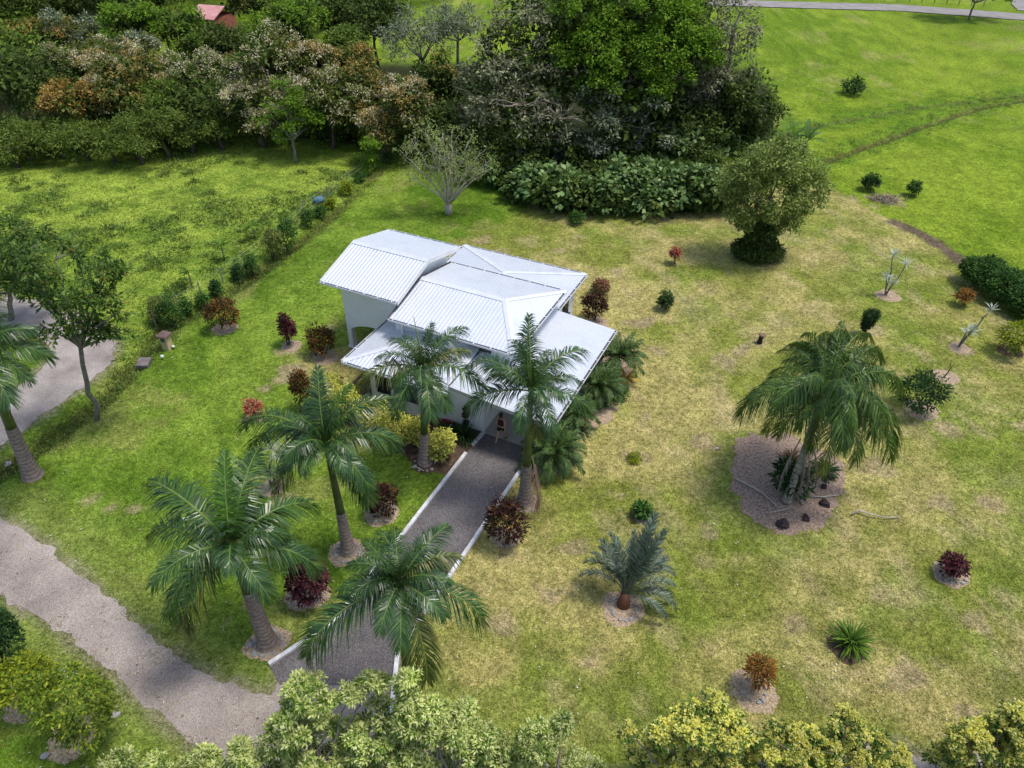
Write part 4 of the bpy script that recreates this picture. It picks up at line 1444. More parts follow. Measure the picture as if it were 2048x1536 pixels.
PAL['greygreen'] = leaf_mat('grey_green_leaf', [(0, (0.224, 0.266, 0.154)), (.6, (0.392, 0.434, 0.28)), (1, (0.56, 0.588, 0.42))], .2)
yucca('grey green yucca with several spiky heads behind the lowest left palm', 540, 972, [(537, 938), (545, 897), (575, 925), (562, 905), (583, 900)], 'greygreen', .62)
yucca('group of thin silver fan palms with pale heads on the dry lawn', 1772, 588, [(1772, 554), (1812, 530), (1788, 514), (1782, 566)], 'silver', .55, 22, .05, 'silver_palm', 'small palm', (5, 85), 30)
yucca('thin pale palm with two bleached heads near the clipped hedge', 1918, 692, [(1942, 660), (1984, 620), (1935, 668)], 'silver', .55, 20, .05, 'silver_palm', 'small palm', (5, 85), 30)
yucca('tiny dark sapling alone in a pale mulch circle', 1890, 752, [(1897, 735)], 'croton_purple', .35, 14, .03, 'sapling', 'sapling', (30, 85), 20)

# club shaped conifer and stump
x, y, z = base_of(1736, 668)
t = thing('conifer', 'dark club shaped conifer behind the drooping palm', 'conifer', (x, y, z))
tz = at_y(1748, 620, y)
V, F = crown([(tz[0] - x - .1, 0, 1.0, .30, .30, .5), (tz[0] - x, 0, 1.35, .38, .38, .32), (tz[0] - x - .18, 0, .6, .17, .17, .3)], 420, 12, .08, .11, .03, 5, zmin=-1, inner=.3)
obj('foliage', np_mesh('foliage', V, F, PAL['dark']), t)
obj('trunk', MB().tube([(0, 0, -.05), (tz[0] - x - .2, 0, .5)], [.05, .04], 7).mesh('trunk', B_dark, True), t)
x, y, z = base_of(1519, 684)
t = thing('tree_stump', 'short black stump with a brown flat cap on the dry lawn', 'stump', (x, y, z))
obj('stump', MB().tube([(0, 0, -.05), (.02, 0, .3), (.05, 0, .5)], [.17, .12, .13], 9).mesh('stump', solid('charred', (.012, .010, .009), (.04, .035, .03), 8, .9), True), t)
obj('cap', MB().tube([(.05, 0, .5), (.06, 0, .56), (.06, 0, .6)], [.2, .22, .12], 9).mesh('cap', solid('cap_brown', (.13, .075, .05), (.25, .16, .11), 6, .9), True), t)


# clipped hedge on the right: clearly separate bushes in one row
def blob_thing(name, label, cat, base_xy, blobs, n, leafm, leaf=(.2, .1), per=12, cr=.2, seed=1, trunk=True, group=None, bark_=None, zmin=-.6, inner=.12, r0=.15, extra=None, flat=.6):
    """blobs in world metres"""
    x, y = base_xy
    z = hz(x, y)
    t = thing(name, label, cat, (x, y, z), 0, group)
    L = [(b[0] - x, b[1] - y, b[2] - z, b[3], b[4], b[5]) for b in blobs]
    V, F = crown(L, n, per, cr, leaf[0], leaf[1], seed, zmin=zmin, inner=inner, flat=flat)
    obj('crown', np_mesh('crown', V, F, leafm), t)
    if extra:
        for nm, mat, nn, pp, lf, fn in extra:
            V, F = crown(L, nn, pp, cr * .8, lf[0], lf[1], seed + 7, zmin=-.1, inner=0, shell=(.97, 1.12), pick=fn)
            obj(nm, np_mesh(nm, V, F, mat), t)
    if trunk:
        rnd = random.Random(seed)
        paths = []
        c = np.mean(np.array(L)[:, :3], 0)
        fork = (c[0] * .4, c[1] * .4, max(.3, c[2] * .45))
        paths.append((bent((0, 0, -.1), fork, .08, rnd, 4), r0, r0 * .7))
        for b in L[:12]:
            paths.append((bent(fork, (b[0], b[1], b[2]), .16, rnd, 5), r0 * .5, r0 * .12))
        obj('trunk', branch_mesh('trunk', bark_ or B_grey, 0, paths), t)
    return t


def px_blob(u, v, rpx, y, fy=1.0, fz=1.0):
    x, yy, z = at_y(u, v, y)
    r = rpx / ppm(x, y, z)
    return (x, y, z, r, r * fy, r * fz)


hb = []
for i, (u, v) in enumerate([(1945, 572), (1985, 598), (2025, 622), (2065, 645), (2110, 670)]):
    x, y = gp(u, v + 8)
    x += .55
    y += .5
    r = 1.05
    blob_thing('hedge_bush', ['end bush of the clipped dark hedge, beside the small orange plant', 'second bush of the clipped dark hedge from its far end', 'third bush of the clipped dark hedge from its far end',
                              'fourth bush of the clipped dark hedge, at the right edge', 'last bush of the clipped dark hedge, cut off by the right edge'][i], 'hedge', (x, y),
               [(x, y, .95, r, r, .75), (x + .6, y + .3, 1.0, r * .8, r * .8, .7), (x - .2, y + .6, .9, .8, .8, .6), (x + .3, y - .3, .7, .8, .8, .6)], 600, PAL['green'] if i % 2 else PAL['green'], (.17, .08), 12, .16, 50 + i, True, 'bushes of the clipped hedge', B_dark)

# ---------------------------------------------------------------- foreground flowering trees
L_fgreen = leaf_mat('tip_tree_green', [(0, (0.075, 0.15, 0.024)), (.6, (0.165, 0.27, 0.045)), (1, (0.3, 0.405, 0.075))], .3)
L_fpale = leaf_mat('tip_tree_pale', [(0, (.38, .48, .10)), (.5, (.64, .70, .24)), (1, (.84, .85, .46))], .4)
L_fyel = leaf_mat('blossom_yellow', [(0, (.74, .70, .10)), (.5, (.84, .80, .20)), (1, (.85, .84, .38))], .45)
L_fdark = leaf_mat('yellow_tree_green', [(0, (0.049, 0.105, 0.0196)), (.6, (0.098, 0.182, 0.0308)), (1, (0.182, 0.28, 0.049))], .25)


def lobed(env, size, density, seed, zlo=-.35, core=.72):
    """break smooth lobes up into many small leafy tufts on their outside"""
    r = random.Random(seed)
    out = []
    for (x, y, z, a, b, c_) in env:
        k = max(4, int(density * ((a * b * c_) ** (2 / 3)) / size ** 2))
        for i in range(k):
            while True:
                d = Vector((r.gauss(0, 1), r.gauss(0, 1), r.gauss(0, 1))).normalized()
                if d.z > zlo:
                    break
            q = r.uniform(.8, 1.12)
            s = size * r.uniform(.6, 1.35)
            out.append((x + d.x * a * q, y + d.y * b * q, z + d.z * c_ * q, s, s, s * .85))
    return out


def fg_tree(label, base_u, blobs, pale, seed, y0=10.6, kind='pale', group=None):
    bl = [px_blob(u, v, r * .86, y0 + dy, 1.0, .8) for u, v, r, dy in blobs]
    x, y = sum(b[0] for b in bl) / len(bl), y0 - .8
    mat = L_fgreen if kind == 'pale' else L_fdark
    tip = L_fpale if kind == 'pale' else L_fyel
    t = thing('flowering_tree', label, 'tree', (x, y, 0), 0, group)
    env = [(b[0] - x, b[1] - y, b[2], b[3], b[4], b[5]) for b in bl]
    L = lobed(env, .16 if kind == 'pale' else .135, 1.9 if kind == 'pale' else 1.45, seed, -.5)
    V, F = crown(L, len(L) * 7, 9, .09, .14, .045, seed, zmin=-.9, inner=.3, shell=(.3, .85))
    obj('crown', np_mesh('crown', V, F, mat), t)
    if kind == 'pale':
        V, F = crown(L, len(L) * 10, 10, .055, .125, .045, seed + 3, zmin=-.25, inner=.0, shell=(.75, 1.25), flat=.9)
    else:
        V, F = crown(L, len(L) * 10, 16, .045, .072, .052, seed + 3, zmin=-.2, inner=.0, shell=(.85, 1.3), flat=1.2)
    obj('pale_tips' if kind == 'pale' else 'blossoms', np_mesh('tips', V, F, tip), t)
    rnd = random.Random(seed)
    paths = [(bent((0, 0, -.1), (0, .2, 1.2), .1, rnd, 4), .14, .1)]
    for b in env:
        paths.append((bent((0, .2, 1.2), b[:3], .15, rnd, 5), .06, .015))
        for k in range(5):
            e = Vector(b[:3]) + Vector((rnd.uniform(-1, 1) * b[3], rnd.uniform(-1, 1) * b[4], rnd.uniform(-.2, 1) * b[5]))
            paths.append((bent(b[:3], e, .15, rnd, 4), .015, .006))
    obj('trunk', branch_mesh('trunk', B_grey, 0, paths, 5), t)


fg_tree('pale green tipped tree at the bottom edge over the driveway mouth', None, [(613, 1383, 30, .3), (578, 1402, 18, .3), (700, 1396, 24, .3), (745, 1378, 24, .5), (650, 1412, 20, .2), (760, 1425, 20, .4), (600, 1442, 40, 0), (560, 1470, 34, 0), (640, 1488, 52, 0), (735, 1478, 40, 0), (505, 1500, 32, 0), (460, 1528, 30, 0),
        (700, 1530, 55, 0), (590, 1535, 50, 0), (400, 1545, 36, 0), (790, 1505, 34, .1)], 1.5, 11)
fg_tree('second pale green tipped tree at the bottom edge, right of the white kerb', None, [(818, 1362, 17, .5), (812, 1392, 18, .4), (858, 1425, 26, .2), (812, 1440, 30, .2), (885, 1455, 40, 0), (930, 1430, 16, .3), (945, 1480, 38, 0), (835, 1495, 42, 0), (985, 1495, 30, 0), (905, 1525, 48, 0), (985, 1535, 40, 0)], 1.5, 12)
fg_tree('low pale green tipped tree at the bottom edge, left of the yellow ones', None, [(1075, 1480, 34, 0), (1122, 1450, 16, .2), (1050, 1525, 45, 0), (1130, 1530, 40, 0), (1175, 1550, 34, 0)], 1.5, 13)
fg_tree('pale tipped sprig at the bottom edge, far left of the driveway mouth', None, [(240, 1530, 22, 0), (310, 1548, 24, 0), (280, 1575, 44, 0)], 1.5, 14)
fg_tree('yellow blossoming tree at the bottom edge with the highest pointed top', None, [(1412, 1408, 28, .3), (1385, 1448, 40, 0), (1325, 1462, 34, 0), (1262, 1472, 15, 0), (1445, 1468, 42, 0), (1370, 1510, 58, 0), (1290, 1512, 34, 0), (1470, 1515, 38, 0), (1490, 1480, 18, 0)], 1.9, 15, kind='yellow')
fg_tree('broad yellow blossoming tree at the bottom edge, middle of three', None, [(1560, 1488, 38, 0), (1620, 1498, 40, 0), (1692, 1452, 28, .3), (1675, 1505, 42, 0), (1530, 1532, 46, 0), (1600, 1548, 56, 0), (1765, 1505, 22, 0), (1745, 1470, 14, .3), (1790, 1530, 28, 0), (1715, 1545, 40, 0)], 1.9, 16, kind='yellow')
fg_tree('yellow blossoming tree in the bottom right corner', None, [(1940, 1488, 32, 0), (1995, 1478, 38, .1), (2040, 1445, 30, .3), (1985, 1525, 58, 0), (1895, 1532, 36, 0), (2065, 1500, 56, 0)], 1.9, 17, kind='yellow')
# ================================================================= TREES AND FOREST
FL = {
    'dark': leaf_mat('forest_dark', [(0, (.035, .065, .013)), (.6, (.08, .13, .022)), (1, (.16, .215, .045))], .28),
    'green': leaf_mat('forest_green', [(0, (.06, .12, .014)), (.6, (.14, .22, .028)), (1, (.24, .32, .05))], .32),
    'bright': leaf_mat('forest_bright', [(0, (.085, .18, .012)), (.6, (.155, .285, .018)), (1, (.27, .40, .04))], .35),
    'legume': leaf_mat('feathery_leaf', [(0, (.07, .12, .018)), (.6, (.14, .21, .035)), (1, (.24, .31, .06))], .3),
    'grey': leaf_mat('forest_grey', [(0, (.10, .13, .07)), (.6, (.19, .235, .14)), (1, (.34, .38, .26))], .2),
    'greybrown': leaf_mat('forest_grey_brown', [(0, (.09, .10, .05)), (.6, (.20, .215, .115)), (1, (.40, .40, .25))], .2),
    'mix': leaf_mat('forest_olive', [(0, (.06, .085, .016)), (.6, (.145, .17, .032)), (1, (.26, .26, .06))], .3),
    'rust': leaf_mat('forest_rust', [(0, (.12, .11, .02)), (.6, (.28, .19, .035)), (1, (.44, .26, .05))], .25),
}
B_cream = leaf_mat('cream_blossom', [(0, (.42, .37, .20)), (.6, (.60, .54, .34)), (1, (.76, .71, .50))], .25)
B_orange = leaf_mat('orange_blossom', [(0, (.30, .18, .035)), (.6, (.48, .31, .08)), (1, (.60, .46, .18))], .25)


def forest_tree(label, u, vt, vb, w, y, kind, flower=None, fl_amt=.6, seed=None, leaf=(.29, .13), lob=.62, dens=1.0, group='trees of the wood behind the rough pasture', sparse=1.0, name='forest_tree', fy=.9, core=True):
    seed = seed or int(u * 7 + vt * 3 + y * 11) % 9973
    r = random.Random(seed)
    _, _, zt = at_y(u, vt, y)
    X, _, zb = at_y(u, vb, y)
    Xt = at_y(u, (vt + vb) / 2, y)[0]
    zb = max(zb, .4)
    rx = w / 2 / ppm(Xt, y, (zt + zb) / 2)
    hh = (zt - zb) / 2
    z0 = hz(Xt, y)
    t = thing(name, label, 'tree', (Xt, y, z0), 0, group)
    env = [(0, 0, (zt + zb) / 2, rx * .78, rx * fy * .8, hh * .8)]
    for i in range(6):
        a = i * 1.047 + r.random()
        env.append((math.cos(a) * rx * .5, math.sin(a) * rx * .5 * fy, zb + 2 * hh * r.uniform(.3, .75), rx * .42, rx * .42, hh * .38))
    lb = lobed(env, lob * max(.8, min(1.3, rx / 3)), .62 * sparse, seed, -.45)
    n = int(len(lb) * 10 * dens)
    V, F = crown(lb, n, 9, .3, leaf[0], leaf[1], seed, zmin=-.8, inner=.25, shell=(.7, 1.1))
    obj('crown', np_mesh('crown', V, F, FL[kind]), t)
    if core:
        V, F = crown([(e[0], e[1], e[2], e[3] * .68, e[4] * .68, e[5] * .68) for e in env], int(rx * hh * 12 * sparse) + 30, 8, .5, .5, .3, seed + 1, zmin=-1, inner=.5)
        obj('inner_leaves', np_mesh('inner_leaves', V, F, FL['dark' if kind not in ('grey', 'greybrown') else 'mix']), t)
    if flower:
        for k, fm in enumerate(flower if isinstance(flower, list) else [flower]):
            V, F = crown(lb, int(n * fl_amt * 1.3), 12, .19, .17, .09, seed + 5 + k * 31, zmin=-.1, inner=0, shell=(.95, 1.3), flat=.8,
                         pick=lambda c, o, rr: (vnoise(c[:, 0] + 7 * k, c[:, 2] + c[:, 1], 1.6, seed % 97 + k) >.38))
            obj('blossoms', np_mesh('blossoms', V, F, fm), t)
    paths = [(bent((0, 0, -.1), (r.uniform(-.4, .4), 0, zb + hh * .5), .06, r, 5), .16 + rx * .02, .12)]
    top = paths[0][0][-1]
    for e in env[1:]:
        paths.append((bent(top, e[:3], .12, r, 4), .09, .03))
        for k in range(3 if kind in ('grey', 'greybrown') else 1):
            q = (e[0] + r.uniform(-1, 1) * e[3], e[1] + r.uniform(-1, 1) * e[4], e[2] + r.uniform(0, 1.1) * e[5])
            paths.append((bent(e[:3], q, .15, r, 4), .035, .012))
    obj('trunk', branch_mesh('trunk', B_grey if kind in ('grey', 'greybrown') else B_dark, 0, paths, 6), t)
    return t


OR, CR_ = B_orange, B_cream
FT = [
    # back of the wood
    (20, -70, 40, 170, 84, 'dark', None, 'dark tree in the top left corner of the wood'),
    (120, -60, 50, 150, 85, 'green', None, 'green tree second from the top left corner of the wood'),
    (215, -70, 60, 150, 84, 'mix', None, 'olive tree at the top edge, left of the bright yellow green crown'),
    (310, -60, 20, 90, 90, 'dark', None, 'dark tree at the top edge between two bright crowns'),
    (500, -50, 45, 110, 86, 'mix', None, 'olive tree right of the red roofed house'),
    (670, -60, 110, 130, 82, 'dark', None, 'tall dark tree at the top edge, right of the vine draped bright one'),
    (750, -60, 110, 150, 80, 'dark', None, 'dark tree at the top edge, left of the bare grey crowned tree'),
    (40, 32, 110, 130, 80, 'bright', None, 'low bright yellow green crown at the far left of the wood'),
    (95, 40, 130, 110, 78, 'mix', OR, 'olive crown with a few orange tips near the far left'),
    (165, 22, 110, 120, 79, 'grey', None, 'dusty grey green crown between two yellow green ones'),
    (262, -6, 90, 100, 78, 'bright', None, 'tall bright yellow green crown left of the red roofed house'),
    (350, 8, 90, 92, 78, 'bright', None, 'bright yellow green crown touching the left side of the red roofed house'),
    (278, 56, 110, 70, 74, 'grey', None, 'small grey crown below the tall bright yellow green one'),
    (400, 44, 140, 100, 76, 'green', None, 'green crown just below the red roofed house'),
    (478, 34, 130, 120, 76, 'dark', None, 'dark green crown right below the red roofed house'),
    (582, -25, 120, 130, 74, 'bright', None, 'bright green crown draped in vines at the top of the wood'),
    (226, 60, 130, 70, 75, 'bright', None, 'small bright crown left of the small grey one'),
    # middle
    (50, 80, 260, 185, 66, 'dark', None, 'broad dark green crown at the left edge behind the pasture'),
    (150, 82, 170, 110, 71, 'mix', [CR_], 'cream tipped crown right behind the broad dark one'),
    (265, 84, 200, 170, 68, 'mix', [OR, CR_], 'large crown covered in orange brown blossom left of centre of the wood'),
    (250, 130, 245, 130, 65, 'mix', [OR, CR_], 'lower orange and cream blossoming crown in front of the large orange one'),
    (147, 158, 262, 105, 63, 'rust', OR, 'rust coloured round crown at the left front of the wood'),
    (375, 90, 210, 140, 68, 'green', [CR_], 'green crown with some cream blossom in the middle of the wood'),
    (410, 140, 275, 140, 64.5, 'dark', None, 'deep green crown in the shade left of the cream blossoming tree'),
    (330, 160, 270, 120, 64, 'green', None, 'green crown between the orange blossoms and the deep green one'),
    (545, 46, 200, 165, 67, 'mix', [CR_], 'tallest cream blossoming crown in the wood'),
    (515, 150, 288, 110, 63.5, 'mix', [CR_, CR_], 'lower cream white blossoming crown reaching down to the pasture'),
    (632, 74, 190, 100, 68, 'mix', [OR, CR_], 'orange tipped crown right of the tallest cream one'),
    (655, 135, 282, 150, 63.5, 'mix', [CR_], 'wide dark crown with cream specks above the shaded pasture corner'),
    (705, 88, 170, 90, 69, 'mix', OR, 'orange brown crown below the dark trees right of centre'),
    (725, 130, 275, 130, 65, 'mix', [OR], 'broad crown with orange red tips behind the small fence tree'),
    (820, 150, 290, 115, 61.5, 'mix', [CR_, OR], 'cream and orange blossoming crown behind the bare tree'),
    (765, 215, 300, 80, 60.5, 'mix', [OR, CR_], 'small orange and cream crown low beside the bare tree'),
    (695, 52, 115, 75, 72, 'green', None, 'rounded green crown between the orange and the dark crowns'),
    (878, 92, 250, 110, 66, 'dark', OR, 'dark green crown with rust tips left of the big grey tree'),
    (900, 200, 330, 110, 61, 'dark', None, 'dark shaded crown low between the bare tree and the big grey tree'),
]
for f in FT:
    u, vt, vb, w, y, kind, fl, lab = f
    forest_tree(lab, u, vt, vb, w, y, kind, fl, .75 if kind != 'dark' else .25, sparse=.7 if kind == 'grey' else 1.0)
# sparse grey trees right of the wood
forest_tree('thin grey crowned tree at the top edge with many bare branches', 838, -8, 160, 150, 68, 'grey', None, sparse=1.5, dens=.9, core=False, leaf=(.28, .09), lob=.5)
forest_tree('second thin grey crowned tree against the bright field behind', 915, -15, 110, 110, 70, 'grey', None, sparse=1.2, dens=.8, core=False, leaf=(.28, .09), lob=.5)

# pale feathery legumes along the pasture edge
G2 = 'feathery young trees along the pasture edge'
for i, (u, vt, vb, w, y, lab) in enumerate([(45, 240, 300, 110, 60, 'feathery pale green young tree at the left edge of the pasture wood line'), (110, 232, 300, 90, 60.5, 'feathery pale young tree below the dark broad crown'),
                                            (165, 240, 305, 100, 60, 'feathery pale young tree below the rust coloured crown'), (215, 252, 310, 90, 59.5, 'lower feathery pale young tree with slanting branches'),
                                            (262, 222, 295, 80, 60.5, 'feathery pale young tree under the orange blossoms'), (322, 212, 275, 70, 61, 'thin trunked feathery tree standing clear of the wood'),
                                            (375, 245, 290, 60, 62, 'small feathery tree left of the deep green crown\'s foot'), (437, 218, 275, 70, 63, 'feathery pale tree left of the lower cream blossoming crown'),
                                            (20, 270, 318, 80, 58.5, 'low pale bush at the left frame edge of the wood line'), (275, 258, 312, 90, 59.3, 'low broad pale bush on the pasture edge')]):
    forest_tree(lab, u, vt, vb + 12, w * 1.1, y, 'legume', None, leaf=(.3, .08), lob=.42, sparse=1.0, dens=1.0, group=G2, name='young_tree', core=False)

# ---- the big clump in the centre
G3 = 'trees of the big central clump'


def clump(label, env_px, kind, y, n=1.0, leaf=(.30, .13), lob=.5, sparse=1.0, seed=1, base=None, flower=None, core=True, fz=.8, zlo=-.4, name='clump_tree', r0=.3, limbs=True, bk=None):
    env = [px_blob(u, v, rp, y + dy, .9, fz) for u, v, rp, dy in env_px]
    bx_, by_ = base if base else (sum(e[0] for e in env) / len(env), y)
    z0 = hz(bx_, by_)
    t = thing(name, label, 'tree', (bx_, by_, z0), 0, G3)
    env = [(e[0] - bx_, e[1] - by_, e[2] - z0, e[3], e[4], e[5]) for e in env]
    lb = lobed(env, lob, .7 * sparse, seed, zlo)
    V, F = crown(lb, int(len(lb) * 8 * n), 9, .26, leaf[0], leaf[1], seed, zmin=-.8, inner=.25, shell=(.7, 1.15))
    obj('crown', np_mesh('crown', V, F, FL[kind]), t)
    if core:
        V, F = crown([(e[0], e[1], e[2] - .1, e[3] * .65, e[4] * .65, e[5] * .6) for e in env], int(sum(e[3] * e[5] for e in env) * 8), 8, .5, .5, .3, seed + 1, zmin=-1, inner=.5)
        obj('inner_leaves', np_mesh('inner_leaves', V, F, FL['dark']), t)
    if limbs:
        r = random.Random(seed)
        fork = (0, 0, max(1.5, min(e[2] for e in env) * .6))
        paths = [(bent((0, 0, -.1), fork, .05, r, 4), r0, r0 * .7)]
        for e in env:
            paths.append((bent(fork, e[:3], .1, r, 6), r0 * .5, .07))
            for k in range(5):
                q = (e[0] + r.uniform(-1, 1) * e[3], e[1] + r.uniform(-1, 1) * e[4], e[2] + r.uniform(-.3, 1.05) * e[5])
                paths.append((bent(e[:3], q, .15, r, 4), .05, .012))
        obj('trunk', branch_mesh('trunk', bk or B_grey, 0, paths, 6), t)
    return t


clump('huge grey brown tree in layers filling the left half of the central clump',
      [(1080, 20, 95, 3), (1010, 70, 60, 2), (1130, 60, 70, 2), (1075, 110, 85, 1), (985, 120, 55, 1), (1000, 165, 75, 0), (1090, 180, 85, -.5), (960, 190, 50, 0), (1160, 140, 60, 1), (1030, 225, 80, -1.5), (975, 250, 55, -1.5), (1090, 255, 65, -2)],
      'greybrown', 60, seed=71, base=(3.5, 59.5), r0=.4, lob=.55, sparse=.8, fz=.6)
clump('grey green tree in the middle of the clump with drooping leafy layers', [(1200, 175, 60, 0), (1260, 190, 65, -.5), (1310, 200, 55, -.5), (1180, 215, 45, -.5), (1230, 250, 60, -1), (1290, 265, 60, -1), (1150, 285, 45, -1.5), (1240, 300, 45, -1.5)],
      'grey', 58.5, seed=72, base=(8.5, 58), sparse=.75, fz=.5, lob=.5)
clump('tree smothered in bright green vines at the top of the central clump', [(1150, 20, 45, 1), (1160, 60, 42, .8), (1290, 5, 80, 2), (1330, 50, 70, 1.5), (1250, 70, 60, 1), (1200, 95, 50, 0), (1250, 115, 60, -.6), (1310, 105, 60, -.3), (1200, 125, 45, -.8), (1260, 150, 45, -1.4), (1370, 60, 50, 1), (1390, 110, 45, .2), (1340, 150, 42, -.8), (1200, 165, 34, -1.6), (1300, 175, 36, -1.6), (1150, 110, 34, -.2)],
      'bright', 59.3, n=1.7, sparse=1.5, lob=.42, seed=73, base=(10.5, 61), leaf=(.22, .15), fz=.85)
clump('deep green tree behind the bright vines at the top of the clump', [(1215, -20, 70, 5), (1240, 30, 60, 4.5), (1380, -20, 80, 5), (1180, -10, 60, 5)], 'dark', 62, seed=74, base=(10.5, 66))
clump('pale grey leaved tree leaning right out of the central clump', [(1425, 50, 60, 1), (1470, 70, 40, .5), (1400, 100, 60, 0), (1450, 120, 55, 0), (1390, 150, 50, -.5), (1440, 165, 40, -.5), (1480, 25, 26, 1), (1380, 200, 45, -.5)], 'greybrown', 61, seed=75, base=(15.5, 60), sparse=1.1, fz=.7, core=False, leaf=(.28, .12))
clump('ivy covered dark mass at the right side of the clump', [(1500, 185, 48, 0), (1480, 220, 60, 0), (1430, 215, 55, 0), (1520, 240, 36, 0), (1390, 250, 60, .5), (1450, 270, 60, 0), (1500, 275, 45, 0)], 'dark', 60.5, seed=76, base=(19, 61), leaf=(.28, .18))
clump('shaded dark undergrowth tree behind the large leaved hedge, left', [(1040, 300, 60, 0), (970, 300, 45, 0), (1110, 320, 50, 0), (1160, 330, 40, 0), (1090, 280, 60, 1)], 'dark', 57, seed=77, base=(2.5, 57.5))
clump('shaded dark undergrowth tree behind the large leaved hedge, right', [(1230, 310, 60, 0), (1330, 260, 70, 1.5), (1300, 310, 55, 0), (1400, 300, 50, 0), (1340, 220, 60, 3)], 'dark', 58, seed=78, base=(11, 58.5))
clump('dark leafy tree filling the gap beneath the pale leaning tree', [(1400, 215, 55, 2), (1450, 180, 50, 2.5), (1360, 230, 55, 2), (1410, 150, 45, 3.5), (1350, 170, 50, 3)], 'green', 61, seed=79, base=(15, 63))
# bare twigs showing on the left tree
for lab, u, v, y in [('bare pinkish dead branches sticking out of the big grey brown tree', 1045, 205, 56.6), ('second fan of bare pale branches, lower right of the pinkish ones', 1120, 232, 56.2)]:
    x, yy, z = at_y(u, v, y)
    t = thing('dead_branch', lab, 'branch', (x, yy, z))
    r = random.Random(int(u))
    paths = []
    for i in range(9):
        a = r.uniform(-.3, 3.4)
        p1 = (math.cos(a) * r.uniform(.9, 1.9), r.uniform(-1.0, .1), math.sin(a) * .8 + .1)
        paths.append((bent((0, .6, -.4), p1, .2, r, 5), .045, .015))
        for k in range(3):
            paths.append((bent(p1, (p1[0] * 1.3 + r.uniform(-.5, .5), p1[1] - .2, p1[2] + r.uniform(-.3, .4)), .2, r, 3), .016, .007))
    obj('twigs', branch_mesh('twigs', bark('dead_wood_%d' % u, (.32, .25, .2), (.5, .42, .36)), 0, paths, 5), t)

# low undergrowth closing the foot of the wood (one mass)
r = random.Random(44)
env = []
front = P2([(-60, 322), (0, 316), (150, 304), (300, 284), (380, 276), (470, 268), (560, 276), (640, 286), (730, 292), (800, 300), (880, 320), (960, 345)])
for i in range(len(front) - 1):
    for k in range(16):
        tt = r.random()
        x = front[i][0] + (front[i + 1][0] - front[i][0]) * tt
        y = front[i][1] + (front[i + 1][1] - front[i][1]) * tt + r.uniform(-.4, 4.5)
        s = r.uniform(.5, 1.35)
        env.append((x, y, s * .75, s, s, s * .95))
for k in range(110):
    env.append((r.uniform(-3, 20), r.uniform(56, 63), r.uniform(.5, 1.6), r.uniform(.8, 1.4), 1.0, r.uniform(.7, 1.2)))
V, F = crown(env, 9000, 9, .22, .28, .10, 61, zmin=-.4)
g = stuff(obj('undergrowth', np_mesh('undergrowth', V, F, FL['green'])))
tag(g, 'low tangled undergrowth along the foot of the wood and under the big clump', 'undergrowth')

# large leaved hedge in front of the clump
L_big = leaf_mat('large_leaf', [(0, (.07, .14, .04)), (.5, (.15, .25, .07)), (1, (.27, .38, .13))], .25, .5, .3)
G4 = 'large leaved shrubs in front of the clump'
for i, (u, v, rp, lab, ups) in enumerate([(1015, 340, 40, 'leftmost large leaved shrub, beside the bare tree', 0), (1060, 358, 50, 'second large leaved shrub from the left', 0), (1110, 372, 58, 'third large leaved shrub from the left', 0), (1175, 385, 62, 'large leaved shrub straight behind the small green bush', 0),
                                     (1235, 378, 70, 'large leaved shrub left of the middle of its row', 0), (1300, 380, 72, 'large leaved shrub at the middle of its row, bulging forward', 0), (1365, 375, 70, 'large leaved shrub right of the middle of its row', 0),
                                     (1425, 370, 62, 'rightmost large leaved shrub, behind the olive tree', 0), (1240, 320, 60, 'large leaved shrub in the second row, left', 3), (1320, 310, 70, 'large leaved shrub in the second row, middle', 3), (1400, 312, 65, 'large leaved shrub in the second row, right', 3), (1480, 310, 55, 'large leaved shrub at the foot of the banana plants', 3)]):
    x, y = gp(u, min(v + rp * .95, 432 if ups == 0 else v + rp * .9))
    y += rp / 32
    y += ups * .3
    rr = rp / ppm(x, y)
    hgt_ = [1.5, 1.9, 2.3, 2.5, 2.9, 3.0, 2.7, 2.5, 3.5, 4.1, 4.2, 3.4][i]
    rg = random.Random(800 + i)
    env = [(0, 0, hgt_ * .42, rr, rr * .9, hgt_ * .45)]
    for k in range(7):
        a = k * .9 + rg.random()
        s = rg.uniform(.35, .6) * rr
        env.append((math.cos(a) * rr * .6, math.sin(a) * rr * .6 - .1, hgt_ * rg.uniform(.25, .75), s, s, s * .75))
    t = thing('large_leaved_shrub', lab, 'bush', (x, y, hz(x, y)), 0, G4)
    lb = lobed(env, .5, .9, 300 + i, -.35)
    V, F = crown(lb, int(len(lb) * 3.4), 6, .28, .44, .30, 300 + i, zmin=-.6, inner=.1, shell=(.75, 1.15))
    obj('foliage', np_mesh('foliage', V, F, L_big), t)
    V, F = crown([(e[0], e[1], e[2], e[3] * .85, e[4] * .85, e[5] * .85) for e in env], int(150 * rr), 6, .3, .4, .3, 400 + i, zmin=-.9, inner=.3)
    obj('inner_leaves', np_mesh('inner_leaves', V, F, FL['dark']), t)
    r9 = random.Random(i)
    obj('stems', branch_mesh('stems', B_dark, 0, [(bent((0, 0, -.05), e[:3], .15, r9, 4), .05, .02) for e in env[:6]], 5), t)

